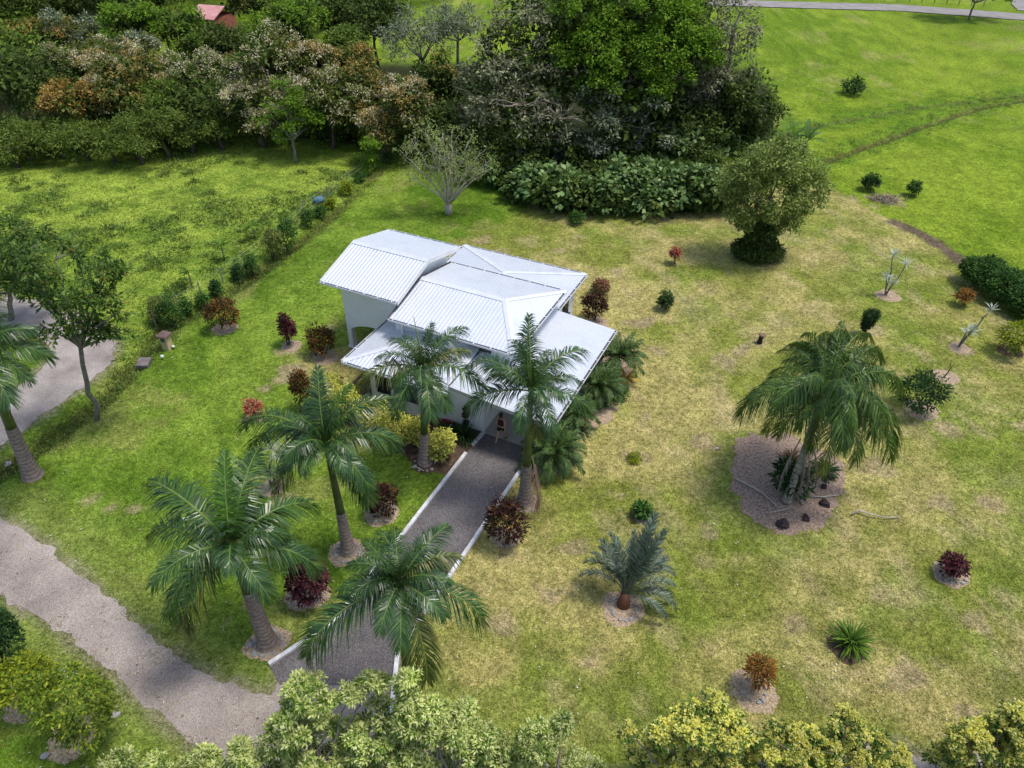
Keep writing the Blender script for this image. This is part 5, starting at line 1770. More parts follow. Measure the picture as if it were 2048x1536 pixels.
# banana plants
def paddle(L, w, el0, el1, mat, name='leaf'):
    vs, fs = [], []
    p = Vector((0, 0, 0))
    K = 8
    for i in range(K + 1):
        t = i / K
        el = math.radians(el0 + (el1 - el0) * t)
        ww = w * .5 * (math.sin(math.pi * (.08 + .86 * t)) ** .5) * (1 if t < .96 else .3)
        if t < .15:
            ww = .03
        vs += [(p.x, -ww, p.z + ww * .25), (p.x, 0, p.z), (p.x, ww, p.z + ww * .25)]
        p = p + Vector((math.cos(el), 0, math.sin(el))) * L / K
    for i in range(K):
        k = i * 3
        fs += [(k, k + 1, k + 4, k + 3), (k + 1, k + 2, k + 5, k + 4)]
    return MB().add(vs, fs).mesh(name, mat, True)


L_ban = leaf_mat('banana_leaf', [(0, (.07, .15, .03)), (1, (.13, .23, .05))], .35, .6, .2)
L_ban2 = leaf_mat('young_banana_leaf', [(0, (.16, .30, .03)), (1, (.2, .34, .04))], .35, .4)
bm1, bm2, bm3 = paddle(2.1, .5, 75, 30, L_ban), paddle(2.1, .5, 50, -30, L_ban), paddle(2.0, .5, 82, 60, L_ban2)
for (u, v, n, lab) in [(1572, 318, 8, 'banana plant with upright paddle leaves behind the olive tree'), (1605, 312, 6, 'second banana plant with drooping leaves, nearer the ditch')]:
    x, y, z = base_of(u, v)
    t = thing('banana_plant', lab, 'banana plant', (x, y, z))
    obj('stem', MB().tube([(0, 0, -.05), (0, 0, 1.3)], [.16, .10], 8).mesh('stem', B_green, True), t)
    for i in range(n):
        obj('leaf', bm1 if i % 2 else bm2, t, (0, 0, 1.2), (0, 0, i * 2.4 + .5))
    if n > 6:
        o = obj('leaf', bm3, t, (0, 0, 1.2), (0, 0, -2.0))
        o['label'] = 'young yellow green leaf'

# ---- olive tree with ivy foot, right of the hedge
x, y, z = base_of(1512, 512)
env = [px_blob(u, v, r, y + dy, .9, .8) for u, v, r, dy in [(1560, 335, 60, 0), (1510, 350, 48, 0), (1600, 345, 40, .2), (1490, 390, 36, 0), (1545, 395, 60, -.4), (1600, 405, 42, 0), (1510, 420, 42, -.4), (1590, 432, 28, 0), (1612, 380, 34, 0), (1480, 360, 34, .4), (1535, 440, 40, -.3), (1505, 455, 32, 0), (1560, 450, 30, 0), (1545, 310, 40, .2)]]
env = [(e[0] - x, e[1] - y, e[2] - z, e[3], e[4], e[5]) for e in env]
t = thing('olive_green_tree', 'bushy olive green tree on the lawn with dark ivy round its foot', 'tree', (x, y, z))
lb = lobed(env, .40, 1.15, 90)
V, F = crown(lb, len(lb) * 11, 10, .2, .24, .085, 90, zmin=-.8, inner=.25, shell=(.6, 1.15))
obj('crown', np_mesh('crown', V, F, leaf_mat('olive_tree_leaf', [(0, (.08, .12, .025)), (.6, (.22, .30, .06)), (1, (.40, .46, .14))], .25)), t)
V, F = crown([(0, 0, .6, 1.25, 1.2, .65), (.7, -.3, .6, .8, .7, .6), (-.8, .1, .55, .7, .8, .55), (.1, 0, 1.5, .8, .7, 1.0), (-.3, -.1, 1.9, .6, .6, .8)], 700, 12, .2, .19, .11, 91, zmin=-.8, inner=.1)
obj('ivy', np_mesh('ivy', V, F, FL['dark']), t)
r = random.Random(3)
paths = []
for e in env:
    s = (r.uniform(-.3, .5), r.uniform(-.2, .2), -.05)
    paths.append((bent(s, e[:3], .08, r, 6), .12, .035))
obj('trunk', branch_mesh('trunk', B_grey, 0, paths, 7), t)

# ---- nearly bare tree behind the house
x, y, z = base_of(897, 425)
t = thing('bare_tree', 'nearly leafless pale tree with a spreading fan of branches behind the house', 'tree', (x, y, z))
r = random.Random(12)
paths = [([Vector((0, 0, -.1)), Vector((0, 0, .8))], .32, .26)]
tips = []
for (u, v) in [(800, 300), (822, 278), (850, 262), (885, 265), (905, 262), (935, 285), (960, 305), (975, 325), (830, 330), (870, 290), (945, 330), (915, 300), (805, 345), (890, 310), (985, 335)]:
    p = at_y(u, v, y + r.uniform(-1.6, 1.6))
    p = Vector((p[0] - x, p[1] - y, p[2] - z))
    mid = Vector((p.x * .45, p.y * .5, .9 + (p.z - .9) * .5))
    k1 = bent((r.uniform(-.2, .2), r.uniform(-.2, .2), .8), mid, .12, r, 4)
    k2 = bent(mid, p, .16, r, 4)
    paths += [(k1, .10, .05), (k2, .048, .014)]
    tips.append(p)
    for k in range(9):
        q = k2[r.randint(0, 3)]
        e = q + Vector((r.uniform(-.9, .9), r.uniform(-.9, .9), r.uniform(.2, 1.1)))
        paths.append((bent(q, e, .2, r, 3), .022, .007))
        tips.append(e)
obj('trunk', branch_mesh('trunk', B_pale, 0, paths, 6), t)
V, F = crown([(p.x, p.y, p.z, .42, .42, .35) for p in tips], 430, 8, .22, .2, .06, 95, zmin=-.9, inner=.4)
obj('leaves', np_mesh('leaves', V, F, leaf_mat('sparse_leaf', [(0, (0.168, 0.238, 0.07)), (1, (0.378, 0.434, 0.14))], .3)), t)

# ---- slim green tree in the pasture and the small one by the fence
def simple_tree(name, label, u, vb, blobs, kind, leaf, lob, sparse=.8, tr=.12, seed=1, ll=None, y_off=0, bk=None, fork=.5, wob=.1, fz=.8, per=9):
    x, y, z = base_of(u, vb)
    env = [px_blob(a, b, r, y + dy, .95, fz) for a, b, r, dy in blobs]
    env = [(e[0] - x, e[1] - y, e[2] - z, e[3], e[4], e[5]) for e in env]
    t = thing(name, label, 'tree', (x, y, z))
    lb = lobed(env, lob, .8 * sparse, seed)
    V, F = crown(lb, len(lb) * 8, per, lob * .45, leaf[0], leaf[1], seed, zmin=-.8, inner=.25, shell=(.6, 1.15))
    obj('crown', np_mesh('crown', V, F, ll or FL[kind]), t)
    r = random.Random(seed)
    c = np.mean(np.array(env)[:, :3], 0)
    fk = (c[0] * fork, c[1] * fork, c[2] * fork)
    paths = [(bent((0, 0, -.1), fk, wob, r, 5), tr, tr * .75)]
    for e in env:
        paths.append((bent(fk, e[:3], .12, r, 5), tr * .55, tr * .15))
        for k in range(2):
            paths.append((bent(e[:3], (e[0] + r.uniform(-1, 1) * e[3], e[1] + r.uniform(-1, 1) * e[4], e[2] + r.uniform(0, 1) * e[5]), .15, r, 4), tr * .2, .012))
    obj('trunk', branch_mesh('trunk', bk or B_grey, 0, paths, 7), t)
    return t


simple_tree('pasture_tree', 'slim green tree standing alone at the top of the rough pasture', 592, 322, [(572, 190, 24, 0), (570, 215, 32, 0), (585, 235, 34, 0), (605, 262, 28, 0), (550, 240, 22, 0), (545, 275, 20, 0), (590, 205, 22, 0), (612, 240, 20, 0)], 'bright', (.3, .09), .42, .8, .14, 21)
simple_tree('fence_tree', 'small bright green tree beside the pasture fence', 736, 345, [(735, 300, 22, 0), (728, 315, 18, 0), (748, 318, 16, 0), (745, 335, 14, 0), (738, 290, 12, 0)], 'bright', (.2, .09), .3, 1, .05, 22)
x = 0
L_umb = leaf_mat('umbrella_leaf', [(0, (.035, .085, .016)), (.5, (.09, .17, .026)), (.9, (.17, .27, .04)), (1, (.32, .22, .05))], .35, .5, .3)
simple_tree('slender_tree', 'slender leaning tree with an airy crown between lawn and side road', 191, 838, [(60, 540, 46, .5), (110, 520, 45, 0), (165, 545, 48, 0), (205, 560, 35, 0), (130, 585, 40, -.3), (180, 600, 38, -.4), (215, 640, 32, -.3), (150, 630, 34, -.5), (90, 600, 34, 0), (60, 580, 36, 0), (105, 660, 26, -.4), (235, 665, 20, 0), (45, 505, 30, .5), (200, 665, 16, -.3)],
            'green', (.26, .09), .34, 1.15, .13, 23, L_umb, fork=.62, wob=.12, fz=.45, per=11)
simple_tree('roadside_tree', 'leafy tree at the left edge beyond the slender leaning one', 20, 640, [(35, 485, 40, 0), (70, 500, 32, 0), (20, 520, 45, 0), (0, 470, 36, 0), (-20, 540, 40, 0), (50, 540, 34, 0), (15, 580, 36, -.3), (-20, 590, 40, -.3)],
            'green', (.28, .10), .4, .9, .16, 24, L_umb, per=11)
simple_tree('field_tree', 'tree with a dark shadow beneath it beside the far road', 1938, 38, [(1945, -35, 30, 0), (1975, -20, 28, 0), (1915, -25, 30, 0), (1995, -10, 20, 0), (1930, -50, 30, 0), (2010, -25, 20, 0)], 'dark', (.35, .15), .5, 1, .16, 25)

# ---- young papaya like saplings and bushes along the fence
for i, (u, v, vt, lab) in enumerate([(510, 478, 452, 'yellow green sapling just inside the fence, highest of three'), (449, 520, 490, 'yellow green sapling just inside the fence, middle of three'), (384, 572, 542, 'yellow green sapling just inside the fence, lowest of three')]):
    x, y, z = base_of(u, v)
    h = at_y(u, vt, y)[2] - z
    t = thing('sapling', lab, 'sapling', (x, y, z))
    obj('stem', MB().tube([(0, 0, -.05), (0, 0, h)], [.05, .03], 6).mesh('stem', B_grey, True), t)
    obj('leaves', strap_mesh('leaves', PAL['bright'], 16, .75, .16, -5, 50, 40, i, z0=h), t)
GF_ = 'bushes grown into the pasture fence'
for i, (u, vb, vt, w, kind, lab) in enumerate([(692, 388, 358, 30, 'yelgreen', 'yellowish bush in the fence line next to the small tree'), (640, 432, 410, 26, 'green', 'small bush in the fence line below the blue drum'), (614, 452, 415, 30, 'green', 'upright green bush in the fence line, above the widest one'),
                                           (572, 495, 428, 60, 'green', 'widest tall green bush in the fence line'), (545, 512, 450, 60, 'olive', 'olive bush against the lower side of the widest fence bush'), (502, 545, 505, 36, 'green', 'rounded green bush in the middle of the fence line'), (474, 556, 528, 30, 'dark', 'dark little bush in the middle of the fence line'),
                                           (430, 588, 562, 28, 'dark', 'dark upright bush opposite the lowest sapling'), (402, 608, 582, 26, 'green', 'rounded little bush in the lower fence line'), (370, 622, 595, 30, 'green', 'small green bush in the lower fence line'),
                                           (338, 648, 588, 62, 'green', 'large loose bush at the lower end of the fence line'), (312, 645, 590, 50, 'olive', 'olive loose bush beside the large one at the lower fence end'), (660, 415, 395, 22, 'yelgreen', 'short yellow bush in the fence line above the blue drum'), (776, 325, 302, 26, 'green', 'green bush at the upper end of the fence line'), (720, 362, 342, 30, 'green', 'bush at the foot of the small fence tree')]):
    shrub('fence_bush', lab, 'bush', u, vb, vt + (vb - vt) * .12, w * .62, kind, leaf=(.17, .06), stems=3, low=.02, group=GF_, dense=.75)

# pasture fence: thin wooden posts with three wires
fp = P2([(786, 318), (744, 345), (703, 372), (664, 402), (617, 432), (585, 470), (545, 500), (500, 535), (455, 565), (412, 595), (368, 625), (322, 655)])
t = thing('pasture_fence', 'thin wire fence on grey wooden posts between the lawn and the rough pasture', 'fence', (fp[0][0], fp[0][1], 0))
M_post = solid('post_wood', (.14, .11, .09), (.32, .27, .23), 5, .9)
tops = []
for i, (x, y) in enumerate(fp):
    x -= .25
    h = 1.15 + random.uniform(-.1, .15)
    m = MB().tube([(0, 0, -.4), (random.uniform(-.06, .06), 0, h)], [.045, .035], 6)
    obj('post', m.mesh('post', M_post), t, (x - fp[0][0], y - fp[0][1], 0))
    tops.append((x - fp[0][0], y - fp[0][1]))
m = MB()
for hgt2 in (.4, .75, 1.05):
    m.tube([(a, b, hgt2) for a, b in tops], .008, 4)
obj('wire', m.mesh('wire', solid('wire_metal', (.25, .25, .25), (.4, .4, .4), 3, .5)), t)

# tall weeds of the rough pasture: nobody could count them
rs = np.random.RandomState(17)
n = 4200
wx = rs.uniform(-48, -9, n)
wy = rs.uniform(30, 66, n)
ok = (sdist(wx, wy, rough_left) > .2) & (sdist(wx, wy, side_road) < -.5) & (fbm(wx, wy, 5, 44) + .9 * fbm(wx, wy, 1.2, 45) > 1.03)
wx, wy = wx[ok], wy[ok]
wz = hgt(wx, wy)
k = len(wx)
per = 26
sz = rs.uniform(.07, .22, k) * (1 + (rs.rand(k) > .94) * .7)
P = np.repeat(np.stack([wx, wy, wz], 1), per, 0)
Sz = np.repeat(sz, per)[:, None]
off = rs.normal(size=P.shape) * np.array((1.5, 1.5, .35))
off[:, 2] = np.abs(off[:, 2])
pos = P + off * Sz
ax = norm(off + np.array((0, 0, .8)))
V, F = leaf_quads(pos, ax, rs.normal(size=P.shape) + np.array((0, 0, .6)), rs.uniform(.14, .3, len(P)), rs.uniform(.05, .10, len(P)))
g = stuff(obj('pasture_weeds', np_mesh('pasture_weeds', V, F, leaf_mat('weed_leaf', [(0, (.10, .17, .035)), (.6, (.17, .26, .05)), (1, (.28, .36, .09))], .35))))
tag(g, 'tufts of tall weeds and small bushes scattered over the rough pasture', 'weeds')
# verge weeds along the bank and the ditches
xs, ys = [], []
for line, nn, sp in ((bank, 900, .4), (ditch_a, 420, .9), (ditch_b, 220, .9)):
    for i in range(nn):
        j = rs.randint(len(line) - 1)
        tt = rs.rand()
        a, b = line[j], line[j + 1]
        if abs(a[0]) > 90 or abs(b[0]) > 90:
            continue
        xs.append(a[0] + (b[0] - a[0]) * tt + rs.normal() * sp)
        ys.append(a[1] + (b[1] - a[1]) * tt + rs.normal() * sp)
xs, ys = np.array(xs), np.array(ys)
ok = (sdist(xs, ys, side_road) < -.2) & (sdist(xs, ys, main_road) < -.2)
xs, ys = xs[ok], ys[ok]
P = np.repeat(np.stack([xs, ys, hgt(xs, ys)], 1), 16, 0)
off = rs.normal(size=P.shape) * np.array((1.4, 1.4, .25)) * .12
off[:, 2] = np.abs(off[:, 2])
V, F = leaf_quads(P + off, norm(off + np.array((0, 0, .25))), rs.normal(size=P.shape), rs.uniform(.08, .18, len(P)), rs.uniform(.03, .06, len(P)))
g = stuff(obj('bank_weeds', np_mesh('bank_weeds', V, F, leaf_mat('bank_weed_leaf', [(0, (0.104, 0.169, 0.039)), (.6, (0.182, 0.273, 0.0585)), (1, (0.338, 0.377, 0.104))], .3))))
tag(g, 'short weeds along the earth bank and the field ditches', 'weeds')
# far wood that closes the view at the back left
env = []
r = random.Random(5)
for i in range(130):
    y = r.uniform(100, 135)
    x = r.uniform(-120, -14)
    env.append((x, y, r.uniform(2.5, 5.5), r.uniform(3, 5), r.uniform(3, 5), r.uniform(2.5, 4)))
for i in range(60):
    y = r.uniform(72, 96)
    x = -y * r.uniform(.62, .95)
    env.append((x, y, r.uniform(2.5, 4.5), r.uniform(2.5, 4), r.uniform(2.5, 4), r.uniform(2.5, 4)))
V, F = crown(env, 9000, 9, .7, .6, .3, 6, zmin=-.3)
g = stuff(obj('far_woods', np_mesh('far_woods', V, F, FL['green'])))
tag(g, 'far tree canopy closing the view behind the wood at the top left', 'woods')

# red roofed house beyond the wood
ry = 92
X1, _, ze = at_y(398, 27, ry)
X2 = at_y(456, 30, ry)[0]
zr = at_y(420, 10, ry)[2]
cxr = (X1 + X2) / 2
t = thing('red_roofed_house', 'small house with a pink red metal roof half hidden beyond the wood', 'house', (cxr, ry, 0), -.25)
M_red = solid('red_metal_roof', (.50, .20, .19), (.68, .40, .38), .8, .45)
hw_, hd = (X2 - X1) / 2, 2.6
m = MB()
poly_slab(m, [(-hw_, -hd, ze), (hw_, -hd, ze), (hw_, 0, zr), (-hw_, 0, zr)], .1)
obj('roof', m.mesh('roof', M_red), t)
m = MB()
poly_slab(m, [(-hw_, .002, zr), (hw_, .002, zr), (hw_, hd, ze), (-hw_, hd, ze)], .1)
obj('roof', m.mesh('roof', M_red), t)
m = MB().box((0, 0, (ze - .15) / 2), (hw_ * 1.7, hd * 1.6, ze - .15))
obj('wall', m.mesh('wall', solid('red_wall', (.28, .09, .06), (.36, .13, .09), 1, .8)), t)

# far fence beyond the far road
ff = P2([(1500, -4), (1600, -2), (1700, 2), (1800, 6), (1900, 11), (2000, 17)])
t = thing('roadside_fence', 'low dark wire fence beyond the far road at the top right', 'fence', (ff[0][0], ff[0][1], 0))
m = MB()
pts = []
for i in range(len(ff) - 1):
    for j in range(4):
        pts.append((ff[i][0] + (ff[i + 1][0] - ff[i][0]) * j / 4 - ff[0][0], ff[i][1] + (ff[i + 1][1] - ff[i][1]) * j / 4 + 1.2 - ff[0][1]))
for p in pts:
    obj('post', MB().tube([(0, 0, -.2), (0, 0, 1.0)], .06, 5).mesh('post', M_post) if p == pts[0] else t.children[0].data, t, (p[0], p[1], 0))
for h in (.5, .9):
    m.tube([(p[0], p[1], h) for p in pts], .02, 4)
obj('wire', m.mesh('wire', M_post), t)

# ================================================================= SMALL THINGS
M_stone = solid('river_stone', (.22, .21, .20), (.50, .48, .46), 6, .85, .5, 20, detail=7)
M_rock = solid('lava_rock', (.03, .024, .024), (.11, .085, .08), 7, .95, .9, 14, .1, 8)


def stone_mesh(name, mat, seed, sub=2, rough=.25, flat=.65):
    bm = bmesh.new()
    bmesh.ops.create_icosphere(bm, subdivisions=sub, radius=1)
    for v in bm.verts:
        k = 1 + rough * mnoise.noise(v.co * 1.4 + Vector((seed * 7.1, 0, 0))) * 2 + rough * .5 * mnoise.noise(v.co * 4 + Vector((seed, 3, 0)))
        v.co = Vector((v.co.x * k, v.co.y * k * .85, v.co.z * k * flat))
    me = bpy.data.meshes.new(name)
    bm.to_mesh(me)
    bm.free()
    me.materials.append(mat)
    return me


SM = [stone_mesh('stone', M_stone, i, 1) for i in range(4)]
RM = [stone_mesh('rock', M_rock, i + 9, 3, .42, .8) for i in range(3)]


def disc(name, rx, ry_, mat, z, seed, parent, amp=.2):
    """uneven patch that follows the ground"""
    px0, py0 = parent.location.x, parent.location.y
    pts, fs = [], []
    K, R_ = 64, 6
    for q in range(R_):
        for i in range(K):
            a = i / K * 6.2832
            k = 1 + amp * (mnoise.noise((math.cos(a) * 1.3, math.sin(a) * 1.3, seed * 3.7)) + .6 * mnoise.noise((math.cos(a) * 5, math.sin(a) * 5, seed)) + .5 * mnoise.noise((math.cos(a) * 17, math.sin(a) * 17, seed)))
            k *= (q + .001) / (R_ - 1)
            pts.append([math.cos(a) * rx * k, math.sin(a) * ry_ * k])
    P_ = np.array(pts)
    zz = hgt(P_[:, 0] + px0, P_[:, 1] + py0) + .022 - parent.location.z
    edge = np.arange(len(P_)) // K == R_ - 1
    zz = np.where(edge, zz - .03, zz)
    for q in range(R_ - 1):
        for i in range(K):
            fs.append((q * K + i, (q + 1) * K + i, (q + 1) * K + (i + 1) % K, q * K + (i + 1) % K))
    me = bpy.data.meshes.new(name)
    me.from_pydata([(p[0], p[1], z_) for p, z_ in zip(pts, zz)], [], fs)
    me.materials.append(mat)
    me.polygons.foreach_set('use_smooth', [True] * len(fs))
    return obj(name, me, parent)


def ring(label, u, v, R, rs_=None, n=14, ss=.09, mulch=True, mat=None, off=(0, 0), arc=(0, 6.283)):
    x, y, z = base_of(u, v)
    t = thing('planting_ring', label, 'stone ring' if n else 'mulch ring', (x, y, z))
    sd_ = int(u + v)
    r = random.Random(sd_)
    if mulch:
        disc('mulch', R, R * 1.0, mat or M_mulch, .014, sd_, t)
    for i in range(n):
        a = arc[0] + (arc[1] - arc[0]) * i / n + r.uniform(-.12, .12)
        q = (rs_ or R * .6) * r.uniform(.93, 1.08)
        s = ss * r.uniform(.7, 1.35)
        obj('stone', SM[i % 4], t, (off[0] + math.cos(a) * q, off[1] + math.sin(a) * q, .03), (r.uniform(-.2, .2), 0, r.uniform(0, 6.28)), s)
    return t


ring('stones on pale mulch round the foot of the lowest left royal palm', 535, 1285, .82, .52, 15, .11)
ring('stones on pale mulch round the palm left of the driveway', 695, 1103, .80, .50, 14, .09)
ring('loose stones round the palm by the yellow hedge', 850, 928, .6, .48, 9, .09, mat=M_soil)
ring('small stones round the palm with the dead frond', 1052, 1003, .62, .5, 11, .08)
ring('stones on mulch round the dark croton with yellow tips', 763, 1024, .78, .48, 12, .09)
ring('stones on mulch round the deep purple croton', 614, 1186, .86, .55, 14, .09)
ring('stones round the big dark orange croton by the right kerb', 1012, 1072, .62, .48, 11, .08)
ring('stones on a pale patch round the blue grey palm', 1247, 1215, .85, .5, 16, .09)
ring('dark stones in a ring round the small orange croton', 1508, 1378, .85, .42, 13, .09)
ring('stones in a ring round the small purple croton at the right', 1903, 1146, .72, .5, 13, .09)
ring('bare soil patch under the round croton on the left lawn', 450, 655, .72, n=0, mat=M_mulch)
ring('bare soil patch under the slim purple croton', 583, 690, .6, n=0, mat=M_mulch)
ring('bare soil patch under the ball shaped croton', 650, 712, .75, n=0, mat=M_mulch)
ring('bare soil patch under the small red and cream croton', 510, 832, .45, n=0, mat=M_mulch)
ring('dark soil patch under the dark brown leaved croton tree', 1193, 645, .75, n=0, mat=M_mulch)
ring('pale mulch patch under the silver palms', 1778, 590, .8, n=0, mat=M_mulch)
ring('pale mulch circle round the tiny dark sapling', 1890, 752, .72, n=0, mat=M_mulch)
ring('mulch patch under the broad dark bush', 1846, 818, .85, n=0, mat=M_mulch)
ring('mulch patch round the yucca behind the left palms', 542, 975, .6, n=0, mat=M_mulch)
ring('mulch patch beneath the pale thin palm', 1920, 694, .6, n=0, mat=M_mulch)
ring('soil patch at the foot of the green lily clump', 1697, 1292, .7, n=0, mat=M_soil)
ring('mulch patch below the yellow leaved shrub', 50, 1408, .7, n=0, mat=M_mulch)
ring('mulch patch below the large green and yellow shrub', 142, 1475, .8, n=0, mat=M_mulch)
ring('soil under the bush beside the yellow green bromeliad leaves', 2020, 700, .7, n=0, mat=M_soil)
ring('soil patch behind the blue palm under the broad leaved plant', 1285, 1030, .5, n=0, mat=M_mulch)
x, y, z = base_of(1768, 398)
t = thing('twig_pile', 'flat heap of cut dry twigs at the corner of the right field', 'twig pile', (x, y, z))
r = random.Random(8)
paths = []
for i in range(150):
    q, a, w = abs(r.gauss(0, .7)), r.uniform(0, 6.28), r.uniform(0, 6.28)
    p = Vector((math.cos(a) * q * 1.3, math.sin(a) * q * .8, r.uniform(.02, .16)))
    e = p + Vector((math.cos(w), math.sin(w), r.uniform(-.05, .2))) * r.uniform(.3, .8)
    paths.append((bent(p, e, .15, r, 3), .018, .008))
obj('twigs', branch_mesh('twigs', B_grey, 0, paths, 4), t)['kind'] = 'stuff'
V, F = crown([(0, 0, .05, 1.2, .8, .12)], 120, 8, .12, .12, .04, 9, zmin=-.1)
obj('dry_leaves', np_mesh('dry_leaves', V, F, bpy.data.materials['fallen_leaf']), t)

for i, (u, v, s, lab) in enumerate([(1566, 1053, .24, 'dark lava rock nearest to the viewer in the round palm bed'), (1611, 1038, .17, 'dark lava rock second nearest to the viewer in the round palm bed'), (1648, 1009, .20, 'dark lava rock at the right end of the fallen stalk'),
                                    (1646, 975, .13, 'smallest dark lava rock, right of the palm trunk'), (1657, 955, .22, 'dark lava rock farthest back in the round palm bed')]):
    x, y = gp(u, v)
    o = obj('lava_rock', RM[i % 3], None, (x, y, s * .45), (0, 0, i * 1.3), s)
    tag(o, lab, 'rock')
M_stalk = solid('dry_stalk', (.30, .25, .2), (.52, .46, .4), 4, .8)
for i, (pts, r0, lab) in enumerate([([(1468, 958), (1500, 975), (1525, 990), (1550, 1012), (1558, 1026)], .05, 'long dry palm stalk lying in the left of the round bed'), ([(1530, 1029), (1560, 1024), (1586, 1018)], .035, 'short dry stick in front of the drooping palm trunk'),
                                    ([(1610, 994), (1645, 997), (1677, 993)], .045, 'pale straight stalk lying right of the drooping palm trunk'), ([(1583, 990), (1595, 1000), (1608, 1010)], .03, 'thin brown stick close to the drooping palm trunk'),
                                    ([(1703, 1030), (1716, 1024), (1740, 1032), (1770, 1037), (1800, 1035)], .045, 'pale fallen stalk on the grass right of the round bed'), ([(822, 937), (835, 938), (848, 945)], .03, 'dark twig at the foot of the palm by the yellow hedge')]):
    P_ = P2(pts)
    m = MB().tube([(p[0] - P_[0][0], p[1] - P_[0][1], .06 + .05 * math.sin(k)) for k, p in enumerate(P_)], [r0 * (1 - .6 * k / len(P_)) for k in range(len(P_))], 6)
    o = obj('dry_stalk', m.mesh('dry_stalk', M_stalk, True), None, (P_[0][0], P_[0][1], 0))
    tag(o, lab, 'stalk')
for i, (u, v, s, lab) in enumerate([(325, 715, .10, 'white ball like lamp on the grass left of the lamp pillar foot'), (347, 695, .09, 'small white ball at the foot of the lamp pillar'), (1434, 898, .06, 'tiny white ring on the grass left of the round palm bed')]):
    x, y = gp(u, v)
    o = obj('white_ball', stone_mesh('white_ball', solid('white_plastic', (.7, .7, .7), (.8, .8, .8), 2, .5), i, 2, .02, .9), None, (x, y, s * .8), None, s)
    tag(o, lab, 'ball')
for i, (u, v, s, lab) in enumerate([(137, 1356, .13, 'pale stone, upper of the group beside the yellow shrub'), (123, 1346, .14, 'broad pale stone left of the upper one by the yellow shrub'), (150, 1346, .1, 'small pale stone nearest the road by the yellow shrub'), (228, 1412, .11, 'pale stone alone right of the large shrub, upper'),
                                    (232, 1429, .14, 'pale stone alone right of the large shrub, lower'), (12, 921, .18, 'grey block at the left edge beside the leaning royal palm'), (122, 861, .12, 'pale stone on the bank right of the side road'), (88, 1510, .12, 'pale stone on the grass in the bottom left corner'), (308, 1515, .13, 'pale stone on the grass near the bottom edge')]):
    x, y = gp(u, v)
    o = obj('stone', stone_mesh('stone', M_stone if i != 0 else solid('pale_stone', (.4, .36, .3), (.6, .55, .47), 5, .9), i + 20, 2, .25, .5), None, (x, y, hz(x, y) + s * .3), (0, 0, i), s)
    tag(o, lab, 'stone')

# lamp pillar with a brown tiled cap
x, y, z = base_of(336, 694)
t = thing('lamp_pillar', 'yellow masonry pillar with a brown pitched cap beside the side road', 'pillar', (x, y, z), -.3)
M_ylw = solid('pillar_paint', (.42, .33, .16), (.58, .48, .27), 3, .9)
obj('shaft', MB().box((0, 0, .42), (.42, .42, .9)).mesh('shaft', M_ylw), t)
obj('opening', MB().box((0, -.215, .66), (.26, .02, .2)).mesh('opening', M_frame), t)
m = MB()
m.box((0, 0, .90), (.62, .62, .07))
m.add([(-.31, -.31, .937), (.31, -.31, .937), (.31, .31, .937), (-.31, .31, .937), (-.1, 0, 1.12), (.1, 0, 1.12)], [(0, 1, 5, 4), (1, 2, 5), (2, 3, 4, 5), (3, 0, 4)])
obj('cap', m.mesh('cap', solid('brown_tile', (.12, .07, .06), (.2, .13, .12), 8, .8)), t)
# flat grey cover slab
c4 = P2([(272, 733), (295, 733), (303, 716), (278, 716)])
xc, yc = sum(p[0] for p in c4) / 4, sum(p[1] for p in c4) / 4
m = MB()
poly_slab(m, [(p[0] - xc, p[1] - yc, .05) for p in c4], .2)
o = obj('cover_slab', m.mesh('cover_slab', solid('slab_dark', (.10, .085, .085), (.22, .19, .18), 3, .9, .3, 20)), None, (xc, yc, 0))
tag(o, 'flat dark concrete cover slab on the lawn below the pillar', 'slab')
# blue drum at the fence
x, y, z = base_of(638, 406)
t = thing('blue_drum', 'small blue plastic drum lying at the pasture fence', 'drum', (x, y, z + .26), .5)
mb_ = solid('blue_plastic', (.06, .14, .20), (.12, .24, .32), 3, .5)
m = MB().tube([(-.36, 0, 0), (-.34, 0, 0), (-.1, 0, 0), (-.08, 0, 0), (.1, 0, 0), (.12, 0, 0), (.34, 0, 0), (.36, 0, 0)], [.22, .26, .26, .275, .275, .26, .26, .22], 16)
obj('barrel', m.mesh('barrel', mb_, True), t)
obj('rim', MB().tube([(.36, 0, 0), (.385, 0, 0)], [.235, .235], 16).mesh('rim', M_frame), t)
# garden hose, topiary and lantern in the bed by the garage wall
hx, hy = gp(884, 852)
t = thing('garden_hose', 'red garden hose coiled on the dark bed by the wall', 'hose', (hx, hy, .03))
pts = []
for i in range(70):
    a = i * .36
    q = .34 + .10 * math.sin(i * .21) + .0018 * i
    pts.append((math.cos(a) * q * 1.5, math.sin(a) * q * .8, .012 * (i % 7) + .02))
obj('hose', MB().tube(pts, .018, 6).mesh('hose', solid('hose_red', (.30, .02, .03), (.42, .05, .06), 3, .5), True), t)
tx, ty = hw(-.85, -.22)
t = thing('topiary_plant', 'small plant clipped into stacked dark balls by the garage wall', 'topiary', (tx, ty, 0))
obj('stem', MB().tube([(0, 0, -.05), (0, 0, 1.3)], .018, 6).mesh('stem', B_dark), t)
for z, s in ((.45, .13), (.95, .13), (1.3, .11)):
    V, F = crown([(0, 0, z, s, s, s)], 70, 8, .03, .06, .03, int(z * 100), zmin=-1.2)
    obj('ball', np_mesh('ball', V, F, PAL['croton_purple' if z > .5 else 'dark']), t)
px_, py_ = hw(-2.0, -.5)
o = obj('white_lamp', stone_mesh('white_lamp', solid('lamp_white', (.7, .68, .66), (.8, .78, .76), 2, .5), 3, 2, .02, .9), None, (px_ + .45, py_ - .05, .1), None, .09)
